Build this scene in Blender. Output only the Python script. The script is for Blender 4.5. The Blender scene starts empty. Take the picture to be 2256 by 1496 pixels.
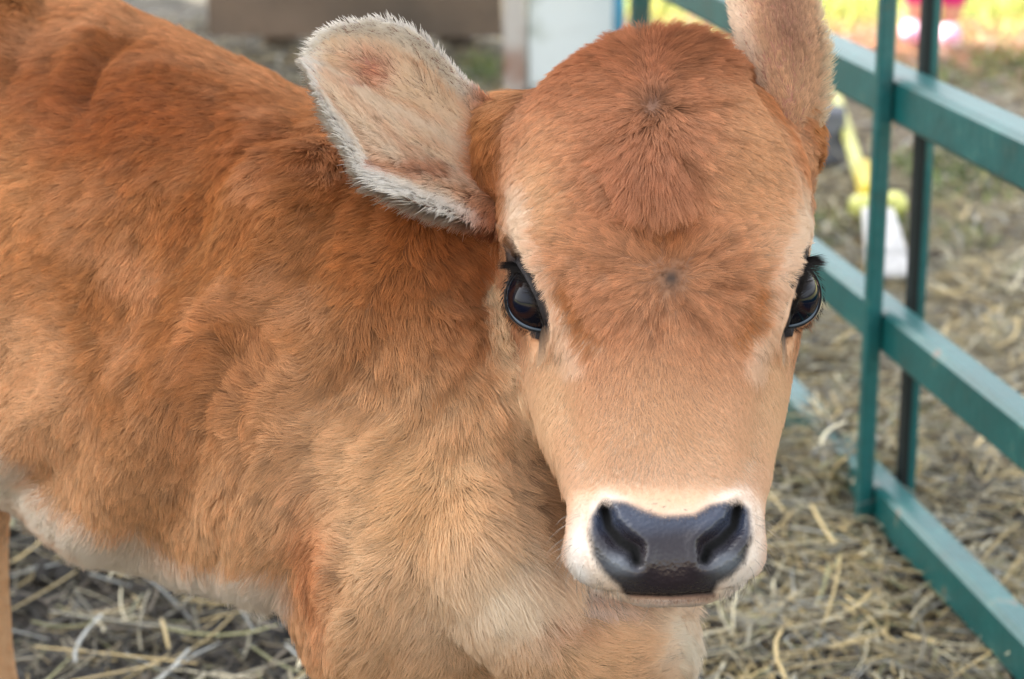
import bpy, bmesh, math, random
import numpy as np
from mathutils import Vector, Matrix, kdtree
D = bpy.data
scene = bpy.context.scene
R = math.radians
rng = np.random.default_rng(7)
random.seed(7)

# ------------------------------------------------------------------ camera
CAM_H, PITCH, FPX = 0.84, R(16.1), 4700.0
cam_d = D.cameras.new("camera")
cam = D.objects.new("camera", cam_d)
scene.collection.objects.link(cam)
cam.location = (0, 0, CAM_H)
cam.rotation_euler = (R(90) - PITCH, 0, 0)
cam_d.sensor_width = 23.6
cam_d.lens = 23.6 * FPX / 2256
cam_d.clip_start = 0.05
cam_d.clip_end = 500
cam_d.dof.use_dof = True
cam_d.dof.focus_distance = 1.135
cam_d.dof.aperture_fstop = 6.3
scene.camera = cam
# ------------------------------------------------------------------ world / sun / exposure
SUN_EL, SUN_AZ = R(40), (0.876, -0.482)       # sunlight travels towards +X and a little towards the camera
w = D.worlds.new("World"); scene.world = w; w.use_nodes = True
nt = w.node_tree; nt.nodes.clear()
out = nt.nodes.new("ShaderNodeOutputWorld"); bg = nt.nodes.new("ShaderNodeBackground")
sky = nt.nodes.new("ShaderNodeTexSky"); hs = nt.nodes.new("ShaderNodeHueSaturation")
sky.sky_type = 'NISHITA'; sky.sun_disc = False; sky.sun_elevation = SUN_EL
sky.sun_rotation = math.atan2(-SUN_AZ[0], -SUN_AZ[1]); sky.dust_density = 3.0; sky.air_density = 1.2; sky.ozone_density = .6
hs.inputs['Saturation'].default_value = 0.24
bg.inputs['Strength'].default_value = 0.15
nt.links.new(sky.outputs[0], hs.inputs['Color']); nt.links.new(hs.outputs[0], bg.inputs[0]); nt.links.new(bg.outputs[0], out.inputs[0])
sun_d = D.lights.new("sun", 'SUN'); sun = D.objects.new("sun", sun_d); scene.collection.objects.link(sun)
sun_d.energy = 5.0; sun_d.angle = R(0.5); sun_d.color = (1.0, .93, .82)
sd = Vector((SUN_AZ[0] * math.cos(SUN_EL), SUN_AZ[1] * math.cos(SUN_EL), -math.sin(SUN_EL)))
sun.rotation_euler = sd.to_track_quat('-Z', 'Y').to_euler()
scene.view_settings.view_transform = 'Standard'
scene.view_settings.look = 'None'
scene.view_settings.gamma = 1
scene.view_settings.exposure = 1.85
scene.render.hair_type = 'STRIP'
scene.cycles.use_adaptive_sampling = False
scene.cycles.max_bounces = 9
scene.cycles.diffuse_bounces = 7
scene.cycles.glossy_bounces = 3
scene.cycles.transparent_max_bounces = 4

# ------------------------------------------------------------------ helpers
CF = np.array([0, math.cos(PITCH), -math.sin(PITCH)])
CU = np.array([0, math.sin(PITCH), math.cos(PITCH)])
CR = np.array([1.0, 0, 0])
CO = np.array([0, 0, CAM_H])
def P(x, y, d):
    """world point that the photo shows at (x, y), d metres away along the view axis"""
    x, y, d = np.asarray(x, float), np.asarray(y, float), np.asarray(d, float)
    return CO + (d * (x - 1128) / FPX)[..., None] * CR + (-d * (y - 748) / FPX)[..., None] * CU + d[..., None] * CF
def proj(v):
    q = np.asarray(v) - CO
    d = q @ CF; dd = np.where(np.abs(d) < .05, .05, d)
    return 1128 + FPX * (q @ CR) / dd, 748 - FPX * (q @ CU) / dd, d
def ground_pt(x, y, z=0.0):
    r = ((x - 1128) / FPX) * CR - ((y - 748) / FPX) * CU + CF
    return CO + r * ((z - CAM_H) / r[2])
def nrm(a):
    a = np.asarray(a, float)
    return a / np.maximum(np.linalg.norm(a, axis=-1, keepdims=True), 1e-9)
def smooth01(x, a, b):
    t = np.clip((x - a) / (b - a), 0, 1); return t * t * (3 - 2 * t)
def _h(i, j, k, s):
    n = (i * 374761393 + j * 668265263 + k * 2147483647 + s * 1274126177) & 0xffffffff
    n = ((n ^ (n >> 13)) * 1274126177) & 0xffffffff
    n = ((n ^ (n >> 16)) * 2246822519) & 0xffffffff
    return ((n >> 8) & 0xffff) / 65535.0 * 2 - 1
def noise(p, s=0):
    p = np.asarray(p, float); i = np.floor(p).astype(np.int64); f = p - i; f = f * f * (3 - 2 * f)
    r = 0
    for a in (0, 1):
        for b in (0, 1):
            for c in (0, 1):
                wt = (f[:, 0] if a else 1 - f[:, 0]) * (f[:, 1] if b else 1 - f[:, 1]) * (f[:, 2] if c else 1 - f[:, 2])
                r = r + wt * _h(i[:, 0] + a, i[:, 1] + b, i[:, 2] + c, s)
    return r
def fbm(p, s=0, o=3):
    p = np.asarray(p, float); r = 0; a = 1
    for k in range(o):
        r = r + a * noise(p * (2 ** k), s + k * 17); a *= .5
    return r / 1.5
def sdist(px, py, pts):
    """distance in px to a polyline, and the parameter 0..1 along it"""
    pts = np.asarray(pts, float); best = np.full(px.shape, 1e9); tt = np.zeros(px.shape); n = len(pts) - 1
    for k in range(n):
        a, b = pts[k, :2], pts[k + 1, :2]; ab = b - a
        t = np.clip(((px - a[0]) * ab[0] + (py - a[1]) * ab[1]) / (ab @ ab), 0, 1)
        dd = np.hypot(px - a[0] - t * ab[0], py - a[1] - t * ab[1])
        m = dd < best; best = np.where(m, dd, best); tt = np.where(m, (k + t) / n, tt)
    return best, tt
def inpoly(px, py, poly):
    """signed px distance, positive inside"""
    poly = np.asarray(poly, float); ins = np.zeros(px.shape, bool); n = len(poly)
    for k in range(n):
        x1, y1 = poly[k]; x2, y2 = poly[(k + 1) % n]
        if y1 == y2: continue
        c = ((y1 > py) != (y2 > py)) & (px < (x2 - x1) * (py - y1) / (y2 - y1) + x1)
        ins ^= c
    dd, _ = sdist(px, py, np.vstack([poly, poly[:1]]))
    return np.where(ins, dd, -dd)
def G(px, py, cx, cy, rx, ry=None, ang=0):
    ry = ry or rx; c, s = math.cos(R(ang)), math.sin(R(ang))
    dx, dy = px - cx, py - cy
    return np.exp(-(((dx * c + dy * s) / rx) ** 2 + ((-dx * s + dy * c) / ry) ** 2))
def srgb(*c):
    c = np.array(c, float) / 255
    return np.where(c <= .04045, c / 12.92, ((c + .055) / 1.055) ** 2.4)

def link(o, parent=None):
    scene.collection.objects.link(o)
    if parent is not None: o.parent = parent
    return o
def tag(o, label, cat, group=None, kind=None):
    if label: o['label'] = label
    if cat: o['category'] = cat
    if group: o['group'] = group
    if kind: o['kind'] = kind
    return o
def empty(name, loc=(0, 0, 0)):
    o = D.objects.new(name, None); o.location = loc; o.empty_display_size = .05; return link(o)
def mesh_obj(name, V, F, mat=None, parent=None, smooth=True, origin=None):
    me = D.meshes.new(name)
    V = np.asarray(V, float)
    me.from_pydata(V.tolist(), [], [tuple(int(i) for i in f) for f in F])
    me.update()
    if smooth:
        me.polygons.foreach_set('use_smooth', [True] * len(me.polygons))
    if mat: me.materials.append(mat)
    o = D.objects.new(name, me); link(o, parent)
    if parent is not None and parent.type == 'EMPTY':
        o.location = -np.array(parent.location)
    return o
def big_mesh(name, V, quads, mat=None, parent=None, smooth=True, cols=None):
    me = D.meshes.new(name); V = np.asarray(V, np.float32); quads = np.asarray(quads, np.int32)
    n = quads.shape[1]
    me.vertices.add(len(V)); me.vertices.foreach_set('co', V.ravel())
    me.loops.add(quads.size); me.loops.foreach_set('vertex_index', quads.ravel())
    me.polygons.add(len(quads)); me.polygons.foreach_set('loop_start', np.arange(0, quads.size, n, dtype=np.int32))
    me.update(calc_edges=True); me.validate()
    if smooth: me.polygons.foreach_set('use_smooth', [True] * len(me.polygons))
    if cols is not None:
        a = me.attributes.new('col', 'FLOAT_COLOR', 'POINT')
        a.data.foreach_set('color', np.c_[cols, np.ones(len(cols))].astype(np.float32).ravel())
    if mat: me.materials.append(mat)
    o = D.objects.new(name, me); link(o, parent)
    if parent is not None and parent.type == 'EMPTY': o.location = -np.array(parent.location)
    return o

class NT:
    def __init__(s, name):
        s.m = D.materials.new(name); s.m.use_nodes = True; s.t = s.m.node_tree; s.t.nodes.clear()
        s.out = s.n('ShaderNodeOutputMaterial')
    def n(s, typ, **kw):
        nd = s.t.nodes.new(typ)
        for k, v in kw.items():
            if k in nd.inputs: nd.inputs[k].default_value = v
            else: setattr(nd, k, v)
        return nd
    def l(s, a, b): s.t.links.new(a, b)
def simple_mat(name, col, rough=.6, var=.15, scale=8, bump=.0, bscale=40, col2=None, coat=0, metal=0, thr=None):
    N = NT(name); b = N.n('ShaderNodeBsdfPrincipled'); b.inputs['Roughness'].default_value = rough
    b.inputs['Coat Weight'].default_value = coat; b.inputs['Metallic'].default_value = metal
    tc = N.n('ShaderNodeTexCoord'); no = N.n('ShaderNodeTexNoise'); no.inputs['Scale'].default_value = scale
    no.inputs['Detail'].default_value = 6
    N.l(tc.outputs['Object'], no.inputs['Vector'])
    rp = N.n('ShaderNodeValToRGB'); c = np.array(col)
    c2 = np.array(col2) if col2 is not None else c * (1 - var * 2)
    rp.color_ramp.elements[0].position = thr[0] if thr else .35; rp.color_ramp.elements[1].position = thr[1] if thr else .65
    rp.color_ramp.elements[0].color = (*c2, 1); rp.color_ramp.elements[1].color = (*c, 1)
    N.l(no.outputs[0], rp.inputs[0]); N.l(rp.outputs[0], b.inputs['Base Color'])
    if bump:
        n2 = N.n('ShaderNodeTexNoise'); n2.inputs['Scale'].default_value = bscale; n2.inputs['Detail'].default_value = 5
        N.l(tc.outputs['Object'], n2.inputs['Vector'])
        bp = N.n('ShaderNodeBump'); bp.inputs['Strength'].default_value = bump; bp.inputs['Distance'].default_value = .01
        N.l(n2.outputs[0], bp.inputs['Height']); N.l(bp.outputs[0], b.inputs['Normal'])
    N.l(b.outputs[0], N.out.inputs[0]); return N.m

# ------------------------------------------------------------------ loft tools
def ring_mesh(rings, cap=True):
    """rings: list of (n,3) arrays -> verts, faces"""
    n = len(rings[0]); V = np.vstack(rings); F = []
    for k in range(len(rings) - 1):
        for i in range(n):
            j = (i + 1) % n
            F.append((k * n + i, k * n + j, (k + 1) * n + j, (k + 1) * n + i))
    if cap:
        F.append(tuple(range(n))[::-1]); F.append(tuple(len(V) - n + i for i in range(n)))
    return V, F
def interp_rows(rows, ys):
    rows = np.asarray(rows, float); return np.stack([np.interp(ys, rows[:, 0], rows[:, k]) for k in range(1, rows.shape[1])], 1)
def smooth_rows(a, it=2):
    for _ in range(it):
        b = a.copy(); b[1:-1] = (a[:-2] + 2 * a[1:-1] + a[2:]) / 4; a = b
    return a

# ================================================================== CALF
# --- head: y, left, right, front depth, side depth, back depth, squareness
HEAD = [
 (106, 1385, 1530, 1.185, 1.20, 1.215, 2.0), (124, 1310, 1592, 1.168, 1.20, 1.24, 2.0), (158, 1235, 1650, 1.150, 1.20, 1.26, 2.0),
 (200, 1190, 1695, 1.135, 1.195, 1.27, 2.05), (250, 1158, 1725, 1.123, 1.19, 1.275, 2.1), (300, 1133, 1755, 1.113, 1.185, 1.28, 2.2),
 (350, 1117, 1776, 1.107, 1.18, 1.28, 2.25), (400, 1108, 1788, 1.102, 1.175, 1.28, 2.3), (450, 1103, 1790, 1.098, 1.17, 1.28, 2.35),
 (500, 1107, 1787, 1.096, 1.165, 1.28, 2.4), (560, 1117, 1783, 1.095, 1.16, 1.28, 2.4), (620, 1128, 1778, 1.095, 1.16, 1.275, 2.35),
 (680, 1138, 1768, 1.094, 1.16, 1.27, 2.2), (720, 1144, 1762, 1.092, 1.16, 1.265, 2.1), (760, 1148, 1756, 1.090, 1.16, 1.26, 2.05),
 (800, 1152, 1750, 1.087, 1.158, 1.25, 2.0), (850, 1160, 1742, 1.082, 1.153, 1.24, 2.0), (900, 1170, 1732, 1.076, 1.145, 1.225, 2.05),
 (950, 1186, 1721, 1.069, 1.132, 1.205, 2.1), (1000, 1208, 1710, 1.061, 1.116, 1.18, 2.25), (1050, 1233, 1699, 1.052, 1.1, 1.155, 2.45),
 (1100, 1248, 1690, 1.042, 1.085, 1.135, 2.6), (1150, 1250, 1684, 1.033, 1.073, 1.12, 2.7), (1200, 1248, 1682, 1.027, 1.066, 1.11, 2.7),
 (1240, 1254, 1679, 1.025, 1.063, 1.105, 2.7), (1270, 1268, 1668, 1.026, 1.062, 1.10, 2.6), (1295, 1292, 1646, 1.030, 1.06, 1.095, 2.4),
 (1312, 1325, 1612, 1.036, 1.06, 1.09, 2.2), (1328, 1372, 1575, 1.040, 1.06, 1.085, 2.0), (1338, 1410, 1545, 1.047, 1.06, 1.075, 2.0)]
def head_loft():
    ys = np.linspace(106, 1338, 90); r = smooth_rows(interp_rows(HEAD, ys), 3)
    T = np.linspace(0, 2 * np.pi, 72, endpoint=False); rings = []
    for y, (l, rr, df, ds, db, n) in zip(ys, r):
        xc, a = (l + rr) / 2, (rr - l) / 2
        c, s = np.cos(T), np.sin(T)
        x = xc + a * np.sign(c) * np.abs(c) ** (2 / n)
        e = np.abs(s) ** (2 / n)
        d = np.where(s > 0, ds - (ds - df) * e, ds + (db - ds) * np.abs(s) ** 1.0)
        rings.append(P(x, np.full_like(x, y), d))
    return ring_mesh(rings)
def tube_loft(st, n=48, sub=8, sq=2.2):
    """stations: (centre3, up_vec3(half), side_vec3(half)) smoothly interpolated"""
    C = np.array([s[0] for s in st], float); U = np.array([s[1] for s in st], float); S = np.array([s[2] for s in st], float)
    t = np.arange(len(st)); tt = np.linspace(0, len(st) - 1, (len(st) - 1) * sub + 1)
    f = lambda A: smooth_rows(np.stack([np.interp(tt, t, A[:, k]) for k in range(3)], 1), sub // 2)
    C, U, S = f(C), f(U), f(S); T = np.linspace(0, 2 * np.pi, n, endpoint=False)
    c, s = np.cos(T), np.sin(T); c = np.sign(c) * np.abs(c) ** (2 / sq); s = np.sign(s) * np.abs(s) ** (2 / sq)
    return ring_mesh([C[i] + c[:, None] * S[i] + s[:, None] * U[i] for i in range(len(C))])
def stn(x, yt, yb, d, w, perp=(-.64, -.77, 0), dt=0.0):
    a, b = P(x, yt, d + dt), P(x, yb, d)
    return ((a + b) / 2, (a - b) / 2, np.array(perp) * w)
def trunk():
    return tube_loft([
        stn(-420, 60, 760, 1.74, .035), stn(-380, -70, 850, 1.70, .085), stn(-260, -140, 930, 1.64, .115), stn(-80, -120, 985, 1.56, .128), stn(50, -40, 1030, 1.50, .132),
        stn(200, 25, 1115, 1.45, .138), stn(330, 95, 1170, 1.41, .14), stn(500, 185, 1218, 1.36, .138), stn(640, 255, 1248, 1.32, .128),
        stn(780, 275, 1310, 1.28, .115), stn(900, 330, 1400, 1.25, .105), stn(1010, 450, 1450, 1.225, .09), stn(1090, 620, 1440, 1.20, .06)], n=56)
def neck():
    pr = np.array((-.60, -.80, 0))
    return tube_loft([
        stn(640, 265, 1180, 1.33, .10), stn(800, 268, 1240, 1.28, .112, pr), stn(960, 265, 1250, 1.25, .108, pr), stn(1100, 262, 1130, 1.235, .095, pr, .01),
        stn(1220, 240, 960, 1.235, .082, pr, .02), stn(1340, 200, 800, 1.225, .07, pr, .02), stn(1440, 180, 640, 1.22, .055, pr, .02)], n=48)
def blob(x, y, d, rx, ry, rz, n=24):
    c = P(x, y, d); V = []; F = []
    us = np.linspace(0, np.pi, n // 2 + 1)
    rings = [c + np.stack([rx * np.sin(u) * np.cos(T), rz * np.sin(u) * np.sin(T), np.full_like(T, ry * np.cos(u))], 1) for u in us[1:-1] for T in [np.linspace(0, 2 * np.pi, n, endpoint=False)]]
    return ring_mesh(rings)
def leg(pts):
    """pts: list of (x, y, z, rx, ry)"""
    return tube_loft([((x, y, z), (0, ry, 0), (rx, 0, 0)) for x, y, z, rx, ry in pts], n=28, sub=6, sq=2.0)
def TL(st):
    st = [(np.array(c), rr) for c, rr in st]; out = []
    for i, (c, rr) in enumerate(st):
        a = nrm(st[min(i + 1, len(st) - 1)][0] - st[max(i - 1, 0)][0]); s_ = nrm(np.cross(a, CF)); u_ = np.cross(s_, a)
        out.append((c, u_ * rr * .8, s_ * rr))
    return tube_loft(out, n=28, sub=5, sq=2.0)
def chest_front():
    return tube_loft([stn(1000, 900, 1300, 1.20, .05), stn(1100, 850, 1420, 1.205, .075, (-.2, -1, 0)), stn(1240, 950, 1520, 1.215, .078, (0, -1, 0)),
                      stn(1370, 1050, 1530, 1.225, .075, (.1, -1, 0)), stn(1440, 1100, 1500, 1.235, .06, (.1, -1, 0)), stn(1500, 1180, 1470, 1.24, .045, (.1, -1, 0))], n=40)
LEGS = [  # near fore, far fore, near hind, far hind (world metres)
 [(-.050, 1.190, .40, .062, .060), (-.052, 1.180, .32, .058, .060), (-.055, 1.180, .26, .045, .046), (-.055, 1.185, .22, .032, .034), (-.055, 1.19, .18, .028, .030), (-.055, 1.19, .15, .027, .030), (-.055, 1.195, .11, .019, .021), (-.055, 1.195, .075, .019, .021), (-.052, 1.18, .045, .024, .026), (-.050, 1.165, .02, .028, .033), (-.050, 1.16, .001, .031, .037)],
 [(.048, 1.215, .40, .052, .055), (.058, 1.205, .32, .050, .055), (.062, 1.205, .26, .042, .046), (.064, 1.21, .22, .031, .034), (.066, 1.21, .18, .028, .030), (.066, 1.21, .15, .027, .030), (.068, 1.215, .11, .019, .021), (.068, 1.215, .075, .019, .021), (.070, 1.20, .045, .024, .026), (.072, 1.185, .02, .028, .033), (.072, 1.18, .001, .031, .037)],
 [(-.45, 1.50, .50, .075, .085), (-.435, 1.50, .42, .066, .085), (-.410, 1.50, .355, .042, .06), (-.406, 1.52, .30, .026, .032), (-.407, 1.535, .25, .020, .026), (-.408, 1.53, .20, .019, .023), (-.403, 1.52, .14, .017, .019), (-.395, 1.515, .08, .018, .02), (-.388, 1.50, .045, .023, .026), (-.38, 1.485, .02, .027, .032), (-.38, 1.48, .001, .03, .036)],
 [(-.54, 1.73, .48, .06, .07), (-.52, 1.72, .42, .055, .07), (-.50, 1.71, .35, .04, .05), (-.50, 1.72, .30, .026, .032), (-.51, 1.73, .25, .021, .026), (-.51, 1.73, .20, .019, .022), (-.505, 1.72, .14, .017, .019), (-.50, 1.715, .08, .018, .02), (-.495, 1.70, .045, .023, .026), (-.49, 1.685, .02, .027, .032), (-.49, 1.68, .001, .03, .036)]]
TAIL = [(-.52, 1.80, .66, .02, .02), (-.575, 1.86, .64, .018, .018), (-.60, 1.885, .56, .014, .014), (-.605, 1.89, .45, .011, .011), (-.60, 1.885, .34, .013, .013), (-.60, 1.88, .27, .018, .018), (-.60, 1.88, .22, .008, .008)]

def join_pieces(pieces):
    V, F, o = [], [], 0
    for v, f in pieces:
        V.append(np.asarray(v)); F += [tuple(i + o for i in q) for q in f]; o += len(v)
    return np.vstack(V), F
pieces = [head_loft(), trunk(), neck(), chest_front(),
          blob(1010, 1130, 1.212, .072, .13, .048), blob(760, 640, 1.255, .085, .09, .085),
          TL([(P(1230, 330, 1.205), .034), (P(1150, 345, 1.20), .036), (P(1090, 350, 1.198), .034), (P(1050, 345, 1.196), .022)]), TL([(P(1620, 420, 1.215), .034), (P(1690, 370, 1.21), .027), (P(1722, 300, 1.212), .024), (P(1738, 235, 1.218), .018)]), blob(870, 1250, 1.21, .062, .09, .06)] \
         + [leg(l) for l in LEGS] + [leg(TAIL)]
V, F = join_pieces(pieces)
tmp = mesh_obj("tmp", V, F)
md = tmp.modifiers.new("r", 'REMESH'); md.mode = 'VOXEL'; md.voxel_size = .0052
md = tmp.modifiers.new("s", 'SMOOTH'); md.factor = .5; md.iterations = 7
md = tmp.modifiers.new("c", 'SUBSURF'); md.levels = 1; md.render_levels = 1
dg = bpy.context.evaluated_depsgraph_get()
me = D.meshes.new_from_object(tmp.evaluated_get(dg))
D.objects.remove(tmp)
# finer mesh on the face: eyes, nose
FACE_BOXES = [(1085, 1260, 540, 780), (1660, 1840, 530, 780), (1240, 1700, 1060, 1345)]
def verts_of(m):
    a = np.empty(len(m.vertices) * 3, np.float32); m.vertices.foreach_get('co', a); return a.reshape(-1, 3).astype(float)
bm = bmesh.new(); bm.from_mesh(me)
for it in range(1):
    bm.verts.ensure_lookup_table()
    va = np.array([v.co[:] for v in bm.verts]); px, py, pd = proj(va)
    m = np.zeros(len(va), bool)
    for x0, x1, y0, y1 in FACE_BOXES: m |= (px > x0) & (px < x1) & (py > y0) & (py < y1) & (pd < 1.17)
    es = [e for e in bm.edges if m[e.verts[0].index] or m[e.verts[1].index]]
    bmesh.ops.subdivide_edges(bm, edges=es, cuts=1, use_grid_fill=True, smooth=0)
bmesh.ops.triangulate(bm, faces=bm.faces[:])
bm.to_mesh(me); bm.free()
V = verts_of(me)
def tris_of(m):
    m.calc_loop_triangles(); t = np.empty(len(m.loop_triangles) * 3, np.int32); m.loop_triangles.foreach_get('vertices', t); return t.reshape(-1, 3)
def vnormals(V, T):
    fn = np.cross(V[T[:, 1]] - V[T[:, 0]], V[T[:, 2]] - V[T[:, 0]]); n = np.zeros_like(V)
    for k in range(3): np.add.at(n, T[:, k], fn)
    return nrm(n)
T = tris_of(me)

# ---- eyes -------------------------------------------------------------
ER = .0194
def eye_frame(side):
    if side < 0: E = P(1193, 661, 1.150); ax = (-.57, -.02, .82); lg = (-.52, .85)
    else: E = P(1725, 652, 1.152); ax = (.67, -.02, .74); lg = (.54, .84)
    ez = nrm(ax[0] * CR + ax[1] * CU - ax[2] * CF)
    ex = lg[0] * CR + lg[1] * CU; ex = nrm(ex - ez * (ex @ ez)); ey = np.cross(ez, ex)
    if (ey @ CR) * side < 0: ey = -ey          # ey points outward = towards the lower lid
    return E, ex, ey, ez
EYES = [eye_frame(-1), eye_frame(1)]
LA, LBU, LBL = R(69), R(25), R(40)              # half-angles: length, upper-lid side, lower-lid side
def almond(th):
    a = LA * np.cos(th); s = np.sin(th)
    b = np.where(s > 0, LBL, LBU) * np.sign(s) * np.abs(s) ** 1.15
    return a, b
def eye_measure(Vx, fr):
    E, ex, ey, ez = fr; q = Vx - E; rho = np.linalg.norm(q, axis=1); u = q / rho[:, None]
    c = u @ ez; a = np.arctan2(u @ ex, c); b = np.arctan2(u @ ey, c)
    bb = np.where(b > 0, LBL, LBU); aa = np.clip(np.abs(a) / LA, 0, 5)
    m = np.sqrt(aa ** 2 + (np.abs(b) / bb) ** (2 / 1.15)); m = np.where(c < .05, 9, m)
    return m, rho, u
def eye_dir(fr, a, b):
    E, ex, ey, ez = fr
    return nrm(np.tan(a)[..., None] * ex + np.tan(b)[..., None] * ey + ez)
px, py, pd = proj(V); N0 = vnormals(V, T)
for fr in EYES:
    m, rho, u = eye_measure(V, fr); near = (rho < ER * 2.0)
    inside = ER * .88
    rim = ER + .0017
    wrim = (1 - smooth01(m, 1.0, 1.9)) * near
    tgt = np.where(m < 1.0, inside + (rim - inside) * smooth01(m, .93, 1.0), rim)
    newr = np.where(near & (m < 1.0), tgt, rho + (np.maximum(rim, np.minimum(rho, rim + .004)) - rho) * wrim)
    newr = np.where((m > 1.0) & (m < 2.2) & (rho < ER + .002), np.maximum(newr, ER + .0012), newr)
    V = fr[0] + u * newr[:, None]
# ---- face sculpting, px space, along the normal -------------------------
px, py, pd = proj(V); front = (N0 @ -CF > .05) & (pd < 1.2)
disp = np.zeros(len(V)); mm = .001
def add_line(pts, r, amt):
    global disp
    dd, _ = sdist(px, py, pts); disp += amt * np.exp(-(dd / r) ** 2)
add_line([(1232, 655), (1262, 705), (1312, 748)], 32, -1.6 * mm); add_line([(1690, 655), (1655, 705), (1618, 745)], 32, -1.6 * mm)
add_line([(1150, 480), (1190, 590), (1232, 700)], 24, 2.2 * mm); add_line([(1772, 480), (1735, 590), (1690, 700)], 24, 2.2 * mm)
add_line([(1290, 790), (1310, 900), (1330, 1000)], 40, 1.8 * mm); add_line([(1640, 790), (1622, 900), (1610, 1000)], 40, 1.8 * mm)
add_line([(1215, 800), (1240, 900), (1275, 1000)], 38, -3.0 * mm); add_line([(1700, 800), (1682, 900), (1660, 1000)], 38, -3.0 * mm)
add_line([(1220, 545), (1350, 600)], 18, -1.2 * mm); add_line([(1300, 400), (1420, 500)], 16, -1.4 * mm)
add_line([(1640, 150), (1715, 260), (1768, 390), (1800, 520)], 16, -3.2 * mm); add_line([(1120, 420), (1135, 520), (1150, 560)], 14, -1.5 * mm)
add_line([(1265, 540), (1300, 610), (1345, 600)], 16, -1.3 * mm); add_line([(1330, 380), (1400, 470)], 12, -1.6 * mm); add_line([(1310, 400), (1385, 500)], 12, 1.6 * mm)
disp += 5.5 * mm * np.exp(-((px - 1440) / 75) ** 2) * smooth01(py, 250, 400) * (1 - smooth01(py + .25 * np.abs(px - 1440), 462, 492)) - 2 * mm * G(px, py, 1470, 560, 90, 60) - 2.5 * mm * G(px, py, 1150, 760, 60, 60)
disp += 2.5 * mm * (G(px, py, 1262, 1225, 45, 70) + G(px, py, 1668, 1225, 45, 70))
# mouth
add_line([(1262, 1278), (1310, 1304), (1390, 1317), (1480, 1320), (1570, 1315), (1630, 1300), (1672, 1266)], 7, -3.2 * mm)
NOSTR = [[(1333, 1124), (1341, 1160), (1366, 1192), (1398, 1212), (1404, 1236)], [(1624, 1122), (1616, 1160), (1588, 1190), (1560, 1208), (1552, 1232)]]
hole_d = 0
for k, nl in enumerate(NOSTR):
    dd, t = sdist(px, py, nl); rr = 10 + 12 * np.sin(np.clip(t, 0, 1) * np.pi) ** .7
    hole_d = hole_d + 9.5 * mm * np.exp(-(dd / rr) ** 2.4)
    dd2 = np.clip(dd - rr - 16, -40, 60); disp += 1.6 * mm * np.exp(-(dd2 / 15) ** 2)
disp += 2.6 * mm * (G(px, py, 1368, 1248, 32, 22, 20) + G(px, py, 1594, 1246, 32, 22, -20))
disp *= front; hole_d = hole_d * front
# ---- coat folds on trunk and neck ---------------------------------------
onhead = smooth01(px, 1060, 1120) * (pd < 1.2)
body_w = 1 - np.clip(onhead, 0, 1); headw0 = np.clip(onhead, 0, 1)
lowleg = smooth01(V[:, 2], .25, .33)
wx, wy = px + 60 * noise(V * 9, 5), py + 60 * noise(V * 9, 6)
ur = (wx * .86 + wy * .5); vr = (-wx * .5 + wy * .86)
fold = noise(np.stack([ur / 125, vr / 420, pd * 2], 1), 3) + .55 * noise(np.stack([ur / 60, vr / 190, pd * 2], 1), 9)
amp = (7.0 + 8.0 * np.exp(-((px - 420) / 420) ** 2)) * mm
facing = np.clip((N0 @ -CF) * 1.6, 0, 1)
disp += .0018 * headw0 * fbm(V * 16, 21)
disp += body_w * lowleg * facing * (amp * fold + 2.2 * mm * fbm(V * 38, 12))
disp += body_w * (-7 * mm) * (G(px, py, 215, 360, 60, 170, 20) + .7 * G(px, py, 640, 1180, 45, 120, 10) + .6 * G(px, py, 700, 800, 60, 220, 10))
disp += body_w * 5 * mm * (G(px, py, 330, 500, 60, 170, 28) + G(px, py, 560, 320, 80, 130, 10))
V = V + N0 * disp[:, None] + CF * hole_d[:, None]
me.vertices.foreach_set('co', V.astype(np.float32).ravel()); me.update()
N0 = vnormals(V, T)
NB = len(V)

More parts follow.
